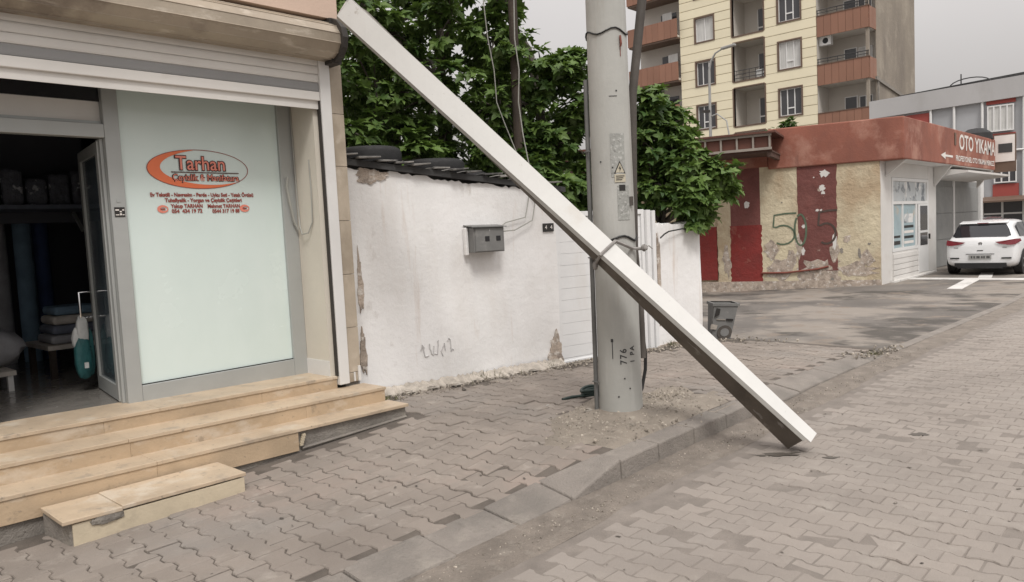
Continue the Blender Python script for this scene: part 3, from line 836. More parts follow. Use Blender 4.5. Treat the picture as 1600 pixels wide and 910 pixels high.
def cushion(name, c, a, b, h, m, parent=None, seed=1):
    r = random.Random(seed); mb = MB(); n, k = 14, 9; vs = []
    for i in range(k):
        u = -math.pi / 2 + math.pi * i / (k - 1)
        for j in range(n):
            q = 2 * math.pi * j / n
            e = .55
            cx = math.copysign(abs(math.cos(q)) ** e, math.cos(q)); sy = math.copysign(abs(math.sin(q)) ** e, math.sin(q))
            w = abs(math.cos(u)) ** .6 * (1 + r.uniform(-.06, .06))
            vs.append((c[0] + a * cx * w, c[1] + b * sy * w, c[2] + h * math.sin(u) + r.uniform(-.01, .01)))
    fs = [(i * n + j, i * n + (j + 1) % n, (i + 1) * n + (j + 1) % n, (i + 1) * n + j) for i in range(k - 1) for j in range(n)]
    mb.add(vs, fs)
    return mb.build(name, m, parent, smooth=True)
cushion('mortar_patch', (1.42, 4.492, .135), .09, .012, .022, 'cement', blk, 55)
tag(cushion('stuffed_bag', (1.55, 7.7, .84), .32, .25, .165, 'cloth_ash', seed=4), 'bulging grey bedding bag resting on the bench inside the shop', 'bag')
bn = thing('bench', 'low white display bench at the left of the shop interior', 'bench', (1.45, 7.6, .5))
B('bench_top', 'cloth_linen', bn, 1.0, 1.72, 7.3, 7.95, .63, .67)
for xx in (1.05, 1.68):
    for yy in (7.34, 7.9): B('leg', 'white_metal', bn, xx - .02, xx + .02, yy - .02, yy + .02, .498, .629)
tb = thing('display_table', 'dim table stacked with folded cloth near the open shop door', 'table', (2.35, 8.0, .5))
B('tabletop', 'cloth_linen', tb, 2.05, 2.75, 7.6, 8.3, .76, .80)
for xx in (2.09, 2.71):
    for yy in (7.64, 8.26): B('leg', 'wood_dark', tb, xx - .025, xx + .025, yy - .025, yy + .025, .498, .759)
for k, m in enumerate(('cloth_ash', 'cloth_slate', 'cloth_linen', 'cloth_bluegrey')):
    tag(MB().box(2.1 + .02 * k, 2.62 - .03 * k, 7.66 + .02 * k, 8.1, .802 + k * .085, .882 + k * .085).build('folded_cloth', m, bevel=.03), ['lowest pale grey folded cloth on the display table in the shop', 'slate folded cloth second from bottom on the shop table', 'beige folded cloth third from bottom on the shop table', 'topmost blue grey folded cloth on the shop table'][k], 'cloth', 'folded cloths on the display table')
sh = thing('wall_shelf', 'high slanting shelf of wrapped goods inside the shop doorway', 'shelf', (1.9, 8.6, 1.9))
B('shelf_board', 'cloth_slate', sh, .6, 2.9, 8.25, 8.9, 2.06, 2.10)
B('shelf_back', 'int_wall', sh, .6, 2.9, 8.91, 8.95, 1.95, 2.9)
for xx in (.75, 2.75): MB().obox((xx, 8.75, 1.95), (.015, 0, 0), (0, .12, .1), (0, -.01, .01)).build('bracket', 'alu', sh)
words = ['leftmost', 'second', 'third', 'fourth', 'fifth', 'sixth', 'seventh', 'rightmost']
for k in range(8):
    c = (1.28 + k * .20, 8.5, 2.28)
    o = MB().box(c[0] - .09, c[0] + .09, 8.3, 8.75, 2.102, 2.40 + .05 * math.sin(k * 2.1)).build('wrapped_package', 'plastic_wrap', bevel=.035)
    tag(o, f'{words[k]} shiny wrapped package along the front of the high shop shelf' if k in (0, 7) else f'shiny wrapped package, {words[k]} from the left on the high shop shelf', 'package', 'packages on the shop shelf')
cb = thing('carrier_bag', 'white and teal plastic carrier bag hanging from the shop door handle', 'bag', (2.02, 6.62, .8))
c = hp + Vector((-.11, 0, 0))
cushion('bag_top', (c.x, c.y, 1.0), .045, .03, .11, 'bag_white', cb, 31)
cushion('bag_top', (c.x - .03, c.y + .01, .93), .05, .03, .09, 'bag_white', cb, 34)
cushion('bag_body', (c.x - .01, c.y, .78), .065, .04, .17, 'bag_teal', cb, 32)
cushion('bag_body', (c.x + .05, c.y + .05, .82), .04, .04, .2, 'bag_teal', cb, 33)
MB().box(c.x - .03, c.x + .0, c.y - .085, c.y - .078, .70, .745).build('price_tag', 'bag_white', cb)
MB().tube([(c.x, c.y, 1.06), (c.x - .012, c.y, 1.12), (c.x, c.y, 1.113)], .006, 6).build('bag_handle', 'bag_white', cb)

# ================================================================== YARD WALL, GATE, LEAN-TO ROOF
def wbox(x0, x1, o0, o1, za0, za1, zb0, zb1, mb=None):
    """box along the wall line from x0 to x1, offsets o0..o1, bottom/top at x0 (za) and at x1 (zb)"""
    mb = mb or MB()
    return mb.hexa([wall_pt(x0, o0, za0), wall_pt(x1, o0, zb0), wall_pt(x1, o1, zb0), wall_pt(x0, o1, za0), wall_pt(x0, o0, za1), wall_pt(x1, o0, zb1), wall_pt(x1, o1, zb1), wall_pt(x0, o1, za1)])
def wtop(x): return 2.275 - .112 * (x - 4.2)
yw = thing('yard_wall', 'long stained white plaster wall between the shop and the white gate', 'wall', wall_pt(5.3))
def rough_wall(name, parent, x0, x1, zb, zt, nx, nz, th=.2, ragged=.02):
    r = random.Random(int(x0 * 10)); mb = MB(); vs = []
    for i in range(nx + 1):
        x = lerp(x0, x1, i / nx); top = zt(x) + (r.uniform(-ragged, ragged) if 0 < i < nx else 0)
        for j in range(nz + 1):
            z = lerp(zb, top, j / nz)
            vs.append(wall_pt(x, .006 * math.sin(x * 3.3 + z * 1.7) + .005 * math.sin(z * 5.1 - x * 2) + r.uniform(-.0012, .0012), z))
        vs.append(wall_pt(x, th, top)); vs.append(wall_pt(x, th, zb))
    n = nz + 3
    fs = [(i * n + j, (i + 1) * n + j, (i + 1) * n + (j + 1) % n, i * n + (j + 1) % n) for i in range(nx) for j in range(n)]
    fs += [tuple(range(n)), tuple(range(nx * n, nx * n + n))[::-1]]
    mb.add(vs, fs)
    return mb.build(name, 'plaster', parent, smooth=True)
rough_wall('plaster_face', yw, 4.10, 6.42, -.2, lambda x: wtop(x) - .01, 60, 46)
def blob(name, m, parent, cx, cz, rx, rz, seed, off=-.013, n=22, base=None):
    r = random.Random(seed); pts = []; n *= 3; f1, f2, f3 = (r.random() * 6 for _ in range(3))
    for k in range(n):
        q = 2 * math.pi * k / n; e = .88 + .16 * math.sin(3 * q + f1) + .10 * math.sin(7 * q + f2) + .06 * math.sin(15 * q + f3) + r.uniform(-.05, .05)
        z = cz + rz * math.sin(q) * e
        if base is not None: z = max(base, z)
        pts.append(wall_pt(cx + rx * math.cos(q) * e, off, z))
    return MB().prism(pts, (WN.x * .03, WN.y * .03, 0)).build(name, m, parent)
blob('broken_plaster', 'bare_plaster', yw, 6.35, .24, .10, .24, 5, -.014, 28, .02)
blob('broken_plaster', 'bare_plaster', yw, 4.33, 2.20, .17, .075, 8, -.012)
blob('broken_plaster', 'bare_plaster', yw, 4.16, 1.2, .03, .30, 9, -.012)
blob('broken_plaster', 'bare_plaster', yw, 4.15, .55, .035, .22, 10, -.012)
blob('damp_edge', 'bare_plaster', yw, 5.3, .12, 1.15, .05, 12, -.012, 60, .02)
r = random.Random(3)
for k in range(5):                                   # faint spray scribble
    x0 = 4.74 + k * .07; pts = [wall_pt(x0 + .05 * t + r.uniform(-.02, .02), -.014, .50 + .06 * math.sin(t * 5 + k * 1.7) + r.uniform(-.035, .035)) for t in (0, .2, .4, .6, .8, 1)]
    MB().tube(pts, .006, 5).build('scribble', 'scribble', yw)
# white metal gate
gt = thing('metal_gate', 'white ribbed sheet metal gate in the yard wall behind the pole', 'gate', wall_pt(7.1))
gp = wbox(6.46, 7.70, .045, .06, .10, 1.75, .12, 1.75).build('gate_panel', 'gate_white', gt)
for k in range(12):
    z0 = .175 + k * .130
    wbox(6.48, 7.695, .0385, .0445, z0, z0 + .1275, z0, z0 + .1275).build('rib', 'gate_white', gp, bevel=.002)
for b in ((6.422, 6.475, .02, .07, .08, 1.81), (7.70, 7.745, .02, .07, .12, 1.81)):
    wbox(b[0], b[1], b[2], b[3], b[4], b[5], b[4], b[5]).build('gate_frame', 'gate_white', gt, bevel=.004)
wbox(6.476, 7.699, .02, .07, 1.755, 1.81, 1.755, 1.81).build('gate_frame', 'gate_white', gt, bevel=.004)
wbox(6.476, 7.699, .02, .07, .09, .145, .11, .155).build('gate_frame', 'gate_white', gt, bevel=.004)
wbox(7.75, 7.785, -.02, .10, .1, 1.80, .1, 1.80).build('gate_post', 'gate_white', gt, bevel=.004)
wbox(7.79, 7.825, -.005, .10, .1, 1.80, .1, 1.80).build('gate_post', 'gate_white', gt, bevel=.004)
wbox(7.83, 7.88, -.03, .10, .1, 1.79, .1, 1.79).build('gate_post', 'gate_white', gt, bevel=.004)
yw2 = thing('yard_wall', 'short white wall stub right of the gate under the fig tree', 'wall', wall_pt(8.3))
rough_wall('plaster_face', yw2, 7.884, 8.66, -.25, lambda x: 1.62, 20, 30)
e = wall_pt(8.66)
MB().hexa([(e[0] - .2, e[1] + .06, -.3), (e[0] - .002, e[1] + .02, -.3), (e[0] + 1.2, e[1] + 5, -.3), (e[0] + 1.0, e[1] + 5, -.3), (e[0] - .2, e[1] + .06, 1.60), (e[0] - .002, e[1] + .02, 1.60), (e[0] + 1.2, e[1] + 5, 1.6), (e[0] + 1.0, e[1] + 5, 1.6)]).build('wall_return', 'plaster', yw2)
blob('broken_plaster', 'bare_plaster', yw2, 7.93, 1.0, .03, .6, 14, -.012, 40)
blob('damp_edge', 'bare_plaster', yw2, 8.25, .12, .36, .05, 15, -.012, 40, .02)
# lean-to roof on the wall
rf_ = thing('lean_to_roof', 'dark tiled lean to roof along the top of the white wall', 'roof', wall_pt(5.3, .3, 2.2))
wbox(4.0, 6.55, -.04, 1.25, wtop(4.0) + .012, wtop(4.0) + .068, wtop(6.55) + .012, wtop(6.55) + .068).build('roof_sheet', 'roof_dark', rf_)
r = random.Random(5)
for k in range(13):
    x0 = 3.98 + k * .192 + r.uniform(-.02, .02)
    z = wtop(x0) + .072
    x1 = x0 + .20 + r.uniform(-.03, .02); o0 = -.085 + r.uniform(-.03, .02); dz = .034 + r.uniform(-.008, .008)
    MB().hexa([wall_pt(x0, o0, z), wall_pt(x1, o0, z - .112 * .2 + dz), wall_pt(x1, .3, z + dz), wall_pt(x0, .3, z), wall_pt(x0, o0, z + .02), wall_pt(x1, o0, z - .112 * .2 + dz + .013), wall_pt(x1, .3, z + dz + .02), wall_pt(x0, .3, z + .02)]).build('roof_tile', 'tile', rf_, bevel=.004)
def tyre(loc, R0, w, lb, tilt=0):
    t = thing('tyre', lb, 'tyre', loc, 'old tyres lying on the lean to roof')
    c = loc
    pr = [(R0 * .60, .01), (R0 * .86, 0), (R0 * .96, w * .1), (R0, w * .25), (R0, w * .75), (R0 * .96, w * .9), (R0 * .86, w), (R0 * .6, w - .01), (R0 * .56, w * .8), (R0 * .56, w * .2)]
    MB().lathe(pr, 40, c, close=True).build('tread', 'rubber', t, smooth=True)
    MB().lathe([(R0 * .56, w * .3), (R0 * .60, w * .5), (R0 * .56, w * .7)], 30, c).build('inner_tube', 'rubber', t)
tyre((4.78, 6.36, wtop(4.8) + .115), .32, .215, 'black tyre on the lean to roof closest to the shop')
tyre((5.50, 6.20, wtop(5.5) + .11), .33, .185, 'black tyre on the lean to roof, second from the shop')
tyre((6.10, 6.30, wtop(6.1) + .105), .22, .15, 'smaller black tyre on the lean to roof closest to the leaning beam')

# ================================================================== CAR WASH BUILDING
cw = thing('car_wash', 'single storey car wash with red parapet and flaking striped side wall', 'building', (22, 8, -.16))
C0 = Vector((19.95, 6.07)); LD = Vector((-.2704, .9627)); LN = Vector((-.9627, -.2704))   # side wall line, outward normal
def lp(s, off=0, z=0): p = C0 + LD * s + LN * off; return (p.x, p.y, z)
def lbox(s0, s1, o0, o1, z0, z1, mb=None):
    mb = mb or MB()
    return mb.hexa([lp(s0, o0, z0), lp(s0, o1, z0), lp(s1, o1, z0), lp(s1, o0, z0), lp(s0, o0, z1), lp(s0, o1, z1), lp(s1, o1, z1), lp(s1, o0, z1)])
e0 = lp(8, -.3)
MB().prism([(C0.x + .35, C0.y + .02, -.4), (24.9, C0.y + .02, -.4), (24.9, C0.y + .45, -.4), (32.6, C0.y + .45, -.4), (32.6, 14, -.4), (e0[0], e0[1], -.4)], (0, 0, 3.35)).build('wall', 'white_wall', cw)
def lpanel(name, m, s0, s1, z0, z1, off, jag0=0, jag1=0, seed=1, th=.06, parent=cw):
    r = random.Random(seed); n = 26
    L = [(s0 + r.uniform(-jag0, jag0), lerp(z0, z1, k / n)) for k in range(n + 1)]
    Rr = [(s1 + r.uniform(-jag1, jag1), lerp(z1, z0, k / n)) for k in range(n + 1)]
    pts = [lp(s, off, z) for s, z in L + Rr]
    return MB().prism(pts, (-LN.x * th, -LN.y * th, 0)).build(name, m, parent)
lbox(-.0, 8, -.3, -.05, -.5, 3.0).build('wall', 'cream_paint', cw)
lpanel('painted_stripe', 'cream_paint', .0, 1.0, -.4, 3.0, 0, .015, 0, 2)
lpanel('painted_stripe', 'maroon', .985, 1.92, .25, 3.0, .004, .02, .01, 3)
lpanel('painted_stripe', 'bare_plaster', .95, 1.93, -.4, .5, .002, .05, .05, 4)
lpanel('painted_stripe', 'cream_paint', 1.90, 2.86, -.4, 3.0, .001, .0, .02, 5)
lpanel('painted_stripe', 'maroon', 2.85, 3.62, 1.5, 3.1, .003, .0, .0, 6)
lpanel('painted_stripe', 'bright_red', 2.83, 3.64, .0, 1.5, .005, .02, .02, 7)
lpanel('painted_stripe', 'cream_paint', 3.62, 3.98, -.5, 3.1, .001, .0, .02, 8)
lpanel('painted_stripe', 'bright_red', 4.0, 4.7, .05, 1.5, .02, .0, .0, 9)
lpanel('plinth', 'bare_plaster', -.01, 8, -.5, .0, .008, 0, 0, 10)
r = random.Random(21)
def lblob(name, m, cs, cz, rs, rz, seed, off):
    r = random.Random(seed)
    pts = [lp(cs + rs * math.cos(2 * math.pi * k / 16) * r.uniform(.5, 1.2), off, cz + rz * math.sin(2 * math.pi * k / 16) * r.uniform(.5, 1.2)) for k in range(16)]
    return MB().prism(pts, (-LN.x * .02, -LN.y * .02, 0)).build(name, m, cw)
for k, (s, z, a, b) in enumerate(((1.28, 2.72, .13, .10), (1.33, 2.36, .09, .09), (1.30, 2.24, .05, .06), (1.45, 1.80, .05, .035), (1.36, 1.80, .04, .03), (1.52, 2.64, .025, .02), (1.78, 1.40, .05, .06), (1.06, 1.0, .06, .25), (1.80, .75, .05, .12), (3.2, 2.05, .10, .09))):
    lblob('paint_flake', 'white_wall', s, z, a, b, 40 + k, .009)
for k, (s, z, a, b) in enumerate(((.48, .66, .05, .14), (1.12, -.02, .05, .12), (2.3, 2.05, .02, .02), (.9, .75, .05, .08), (.25, .9, .05, .03))):
    lblob('paint_flake', 'cement', s, z, a, b, 60 + k, .007)
for k, (s_k, z, a, b) in enumerate(((.55, .22, .5, .22), (.3, .55, .18, .2), (1.45, .35, .45, .25), (2.35, .35, .45, .35), (2.6, .8, .2, .3), (2.1, .6, .16, .2), (1.05, .75, .12, .35), (.75, 1.05, .1, .12), (1.9, .9, .1, .3), (3.75, .5, .12, .5))):
    lblob('worn_paint', 'bare_plaster', s_k, z, a, b, 80 + k, .0062 + .0003 * k)
MB().tube([lp(2.85, .04, .22), lp(2.2, .05, .22), lp(1.45, .04, .30), lp(1.2, .03, .36)], .025, 7).build('pipe', 'rust_pipe', cw)
def spray(pts, w=.021, m='graffiti'):
    """flat painted stroke on the side wall"""
    P = [Vector((s, z)) for s, z in pts]; N = len(P); vs = []; fs = []
    for k, p in enumerate(P):
        t = (P[min(k + 1, N - 1)] - P[max(k - 1, 0)]).normalized(); nn = Vector((-t.y, t.x)) * w
        vs += [lp(p.x + nn.x, .012, p.y + nn.y), lp(p.x - nn.x, .012, p.y - nn.y)]
    fs = [(2 * k, 2 * k + 1, 2 * k + 3, 2 * k + 2) for k in range(N - 1)]
    MB().add(vs, fs).build('graffiti_digit', m, cw, fix=False)
def five(s, z, w, h):
    pts = [(s - w, z + h * .5), (s - w * .5, z + h * .5), (s, z + h * .46), (s + .02, z + .15), (s + .03, z + .06)]
    for k in range(13):
        q = R_(125 - 250 * k / 12); pts.append((s - w * .38 - w * .52 * math.cos(q), z - h * .19 + h * .31 * math.sin(q)))
    return pts
spray(five(2.50, 1.36, .55, .80)); spray(five(1.40, 1.36, .42, .84), .026, 'graffiti_dark')
spray([(1.86 + .14 * math.cos(R_(60 + 16 * k)), 1.32 + .40 * math.sin(R_(60 + 16 * k))) for k in range(23)], .024)
# red parapet: side and front with the overhang
pv = [lp(2.62, .06), lp(-.15, .06), (20.06, 5.54), (30.4, 5.54), (30.4, 6.2), lp(2.62, -.5)]
parapet = MB().prism([(p[0], p[1], 2.93) for p in pv], (0, 0, 1.03)).build('parapet', 'red_paint', cw, bevel=.03)
MB().prism([lp(8, .03, 3.0), lp(2.63, .03, 3.0), lp(2.63, -.5, 3.0), lp(8, -.5, 3.0)], (0, 0, .72)).build('parapet', 'red_paint', cw)
MB().hexa([(20.3, 5.56, 2.925), (30.3, 5.56, 2.925), (30.3, 6.06, 2.925), (20.3, 6.06, 2.925), (20.3, 5.56, 2.9295), (30.3, 5.56, 2.9295), (30.3, 6.06, 2.9295), (20.3, 6.06, 2.9295)]).build('soffit', 'white_wall', cw)
MB().prism([(20.35, 6.06, 2.55), (20.35, 6.06, 2.92), (20.35, 5.6, 2.92)], (.12, 0, 0)).build('bracket', 'white_wall', cw)
MB().prism([(24.8, 6.06, 2.35), (24.8, 6.06, 2.92), (24.8, 5.6, 2.92)], (.12, 0, 0)).build('bracket', 'white_wall', cw)
MB().prism([(30.2, 6.06, 2.35), (30.2, 6.06, 2.92), (30.2, 5.6, 2.92)], (.12, 0, 0)).build('bracket', 'white_wall', cw)
# street front
WFY = 6.07
B('front_wall', 'white_wall', cw, 20.0, 20.85, WFY, WFY + .1, -.4, 2.95)
B('front_wall', 'white_wall', cw, 20.851, 24.20, WFY - .01, WFY + .1, -.4, .62)
B('front_wall', 'white_wall', cw, 20.851, 24.20, WFY + .002, WFY + .1, 2.55, 2.95)
B('front_wall', 'white_wall', cw, 24.201, 25.05, WFY, WFY + .4, -.4, 2.95)
for k in range(5):
    MB().box(20.9, 24.15, WFY - .03, WFY - .0105, -.13 + k * .145, -.005 + k * .145).build('cladding_board', 'white_wall', cw, bevel=.006)
MB().box(20.6, 24.6, WFY - .12, WFY - .031, -.35, -.10).build('plinth', 'paint_white', cw)
win = B('window', 'black_glass', cw, 20.86, 24.19, WFY + .03, WFY + .05, .63, 2.54)
for b in ((20.86, 20.96, .63, 2.54), (24.08, 24.19, .63, 2.54), (20.961, 24.079, 2.46, 2.54), (20.961, 24.079, .63, .71), (20.961, 24.079, 1.86, 1.93), (21.72, 21.80, .711, 1.859), (22.95, 23.06, .711, 1.859)):
    B('frame', 'pvc', win, b[0], b[1], WFY - .015, WFY + .029, b[2], b[3])
for x0, x1, z0, z1, m in ((20.97, 21.25, 1.94, 2.45, 'poster_a'), (21.28, 22.1, 1.94, 2.45, 'poster_a'), (22.13, 23.0, 1.94, 2.45, 'poster_a'), (23.03, 24.05, 1.94, 2.45, 'poster_a'), (20.97, 21.71, .72, 1.85, 'poster_b'), (21.81, 22.94, .72, 1.85, 'poster_b')):
    B('poster', m, win, x0, x1, WFY + .016, WFY + .0285, z0, z1)
for k in range(4):
    B('poster_text', 'print_black' if k % 2 else 'sign_white', win, 21.95, 22.8, WFY + .013, WFY + .0155, .80 + k * .14, .87 + k * .14)
B('poster_text', 'poster_a', win, 21.95, 22.75, WFY + .0131, WFY + .0155, 1.36, 1.60)
B('poster_text', 'print_black', win, 21.02, 21.6, WFY + .013, WFY + .0155, .80, .90)
B('poster_text', 'print_black', win, 21.02, 21.6, WFY + .013, WFY + .0155, .98, 1.04)
dr = B('door', 'pvc', cw, 23.09, 24.05, WFY - .04, WFY - .016, -.05, 1.85)
B('door_pane', 'black_glass', dr, 23.25, 23.95, WFY - .048, WFY - .0405, .70, 1.05); B('door_pane', 'black_glass', dr, 23.25, 23.95, WFY - .048, WFY - .0405, 1.12, 1.80)
B('handle', 'print_black', dr, 24.10, 24.16, WFY - .07, WFY - .01, .85, 1.0)
gd = B('garage_door', 'garage', cw, 25.10, 32.4, WFY + .38, WFY + .43, -.35, 2.62)
for x0, x1 in ((25.15, 28.6), (28.85, 32.3)):
    for z0, z1 in ((-.14, .70), (.72, 1.54), (1.56, 2.42)):
        MB().box(x0, x1, WFY + .355, WFY + .379, z0, z1).build('door_panel', 'garage', gd, bevel=.008)
B('garage_post', 'pvc', cw, 28.62, 28.82, WFY + .34, WFY + .379, -.3, 2.62)
B('garage_post', 'pvc', cw, 25.06, 25.12, WFY + .30, WFY + .379, -.3, 2.62)
B('garage_post', 'pvc', cw, 32.4, 32.75, WFY + .30, WFY + .45, -.3, 2.62)
MB().prism([(24.9, 5.2, 2.70), (24.9, 5.2, 2.76), (24.9, 6.4, 2.93), (24.9, 6.4, 2.60)], (6.0, 0, 0)).build('shutter_hood', 'white_wall', cw)
# sign lettering
text_part('lettering', 'OTO YIKAMA', .62, 'sign_white', cw, (27.85, 5.53, 3.60), (1, 0, 0), (0, 0, 1), offset=.012, width=4.9)
text_part('lettering', 'PROFESYONEL OTO YIKAMA MERKEZİ', .22, 'sign_white', cw, (27.6, 5.53, 3.13), (1, 0, 0), (0, 0, 1), offset=.005, width=5.2)
MB().poly([(23.35, 5.53, 3.16), (23.85, 5.53, 3.06), (23.85, 5.53, 3.13), (24.65, 5.53, 3.13), (24.65, 5.53, 3.19), (23.85, 5.53, 3.19), (23.85, 5.53, 3.26)]).build('arrow', 'sign_white', cw, fix=False)
MB().box(24.85, 25.02, 5.52, 5.535, 3.50, 3.85).build('sign_mark', 'brown_trim', cw)
sb = B('end_signboard', 'brown_trim', cw, 30.43, 30.5, 4.95, 5.6, 2.85, 4.12)
MB().box(30.405, 30.43, 4.98, 5.57, 3.2, 4.08).build('sign_face', 'sign_white', sb)
MB().box(30.39, 30.404, 5.05, 5.45, 3.5, 3.8).build('sign_face', 'plate_ink', sb)
MB().lathe([(.0, .42), (.26, .38), (.46, .22), (.50, 0)], 20, (29.9, 6.0, 3.96)).build('roof_dome', 'car_black', cw, smooth=True)
# steel canopy to the left of the parapet
cn_ = thing('steel_canopy', 'rusty open steel canopy joined to the left of the car wash', 'canopy', lp(4, .5, -.3))
CO, CS, CZ0, CZ1 = 1.6, 2.30, 3.31, 3.70                                        # the canopy reaches forward of the side wall
for z0, z1 in ((CZ0, CZ0 + .06), (CZ1 - .06, CZ1)): lbox(CS, 8.2, CO - .05, CO, z0, z1).build('rail', 'canopy_steel', cn_)
for k in range(15):
    s_k = CS + .02 + k * .385; lbox(s_k, s_k + .045, CO - .045, CO - .005, CZ0 + .061, CZ1 - .061).build('upright', 'canopy_steel', cn_)
lbox(CS - .1, 8.3, .07, CO + .06, CZ1 + .001, CZ1 + .05).build('roof_sheet', 'shed_brown', cn_)
lbox(CS, 8.2, CO - .09, CO - .06, CZ0 - .02, CZ1 - .002).build('infill', 'shed_brown', cn_)
lbox(CS, 8.2, .062, CO - .091, CZ0 - .045, CZ0 - .01).build('soffit', 'canopy_dark', cn_)
for k in range(3): lbox(CS + .02 + k * 2.6, CS + .12 + k * 2.6, .061, CO - .1, CZ0 - .16, CZ0 - .046).build('joist', 'canopy_dark', cn_)
lbox(7.9, 8.02, CO - .1, CO, -.4, CZ0 - .001).build('post', 'canopy_steel', cn_)

# ================================================================== YELLOW APARTMENT BLOCK
K = 50 / 46
def ky(y): return y * K
def kz(z): return 1.6 + (z - 1.6) * K
XA = 50.0
ap = thing('apartment_block', 'tall yellow clad apartment block with brown corner balconies', 'building', (55, 22, -.3))
PITCH = 2.82
rowsk = [-3, -2, -1, 0, 1, 2, 3]
openings = []          # (y0, y1, z0, z1, type) on the facade plane
for k in rowsk:
    dz = k * PITCH
    openings.append((ky(23.92), ky(25.39), kz(10.60 + dz), kz(12.28 + dz), 'A', k))
    openings.append((ky(20.62), ky(22.73), kz(10.50 + dz), kz(12.93 + dz), 'B', k))
    openings.append((ky(18.27), ky(19.80), kz(10.66 + dz), kz(12.45 + dz), 'C', k))
FY0, FY1, FZ0, FZ1 = ky(17.42), ky(26.45), -.3, 23.5
def cut_rows(y0, y1, z0, z1, ops, rows):
    cuts = sorted(set([round(z, 3) for z in rows if z0 <= z <= z1] + [z0, z1] + [round(o[i], 3) for o in ops for i in (2, 3) if z0 < o[i] < z1]))
    out = []
    for a, b in zip(cuts, cuts[1:]):
        if b - a < .01: continue
        mid = (a + b) / 2; segs = [(y0, y1)]
        for o in ops:
            if o[2] < mid < o[3]:
                ns = []
                for s, t in segs:
                    if o[1] <= s or o[0] >= t: ns.append((s, t)); continue
                    if o[0] > s: ns.append((s, o[0]))
                    if o[1] < t: ns.append((o[1], t))
                segs = ns
        out += [(s, t, a, b) for s, t in segs]
    return out
rows = [FZ0 + .615 * i for i in range(40)]
rset = set(round(z, 3) for z in rows)
for s, t, a, b in cut_rows(FY0, FY1, FZ0, FZ1, openings, []):
    MB().box(XA + .045, XA + .3, s, t, a, b).build('wall', 'yellow_back', ap)
for s, t, a, b in cut_rows(FY0, FY1, FZ0, FZ1, openings, rows):
    g0 = .02 if a in rset or round(a, 3) in rset else 0
    g1 = .02 if round(b, 3) in rset else 0
    if b - g1 - a - g0 > .02: MB().box(XA, XA + .0449, s, t, a + g0, b - g1).build('cladding_panel', 'yellow', ap)
def window(y0, y1, z0, z1, x, parent, curtain=False, bars=2, low=True, trim=True, gm='win_dark'):
    w = MB()
    if trim:
        for b in ((y0 - .10, y0, z0 - .1, z1 + .1), (y1, y1 + .10, z0 - .1, z1 + .1), (y0, y1, z1, z1 + .1), (y0, y1, z0 - .1, z0)): w.box(x - .04, x + .12, *b)
    else: w.box(x + .161, x + .17, y0, y1, z0, z1)
    o = w.build('window', 'brown_trim', parent)
    B('pane', 'curtain' if curtain else gm, o, x + .14, x + .16, y0, y1, z0, z1)
    f = MB(); t = .055
    f.box(x + .09, x + .139, y0, y0 + t, z0, z1); f.box(x + .09, x + .139, y1 - t, y1, z0, z1)
    f.box(x + .09, x + .139, y0 + t, y1 - t, z0, z0 + t); f.box(x + .09, x + .139, y0 + t, y1 - t, z1 - t, z1)
    for i in range(1, bars + 1):
        yy = lerp(y0, y1, i / (bars + 1)); f.box(x + .092, x + .138, yy - .03, yy + .03, z0 + t, z1 - t)
    if low:
        a, b = (lerp(y0, y1, 1 / (bars + 1)), lerp(y0, y1, 2 / (bars + 1))) if bars > 1 else (y0 + t, lerp(y0, y1, .5))
        zz = lerp(z0, z1, .28); f.box(x + .093, x + .137, a + .03, b - .03, zz - .04, zz + .04)
    f.build('frame', 'pvc', o)
    return o
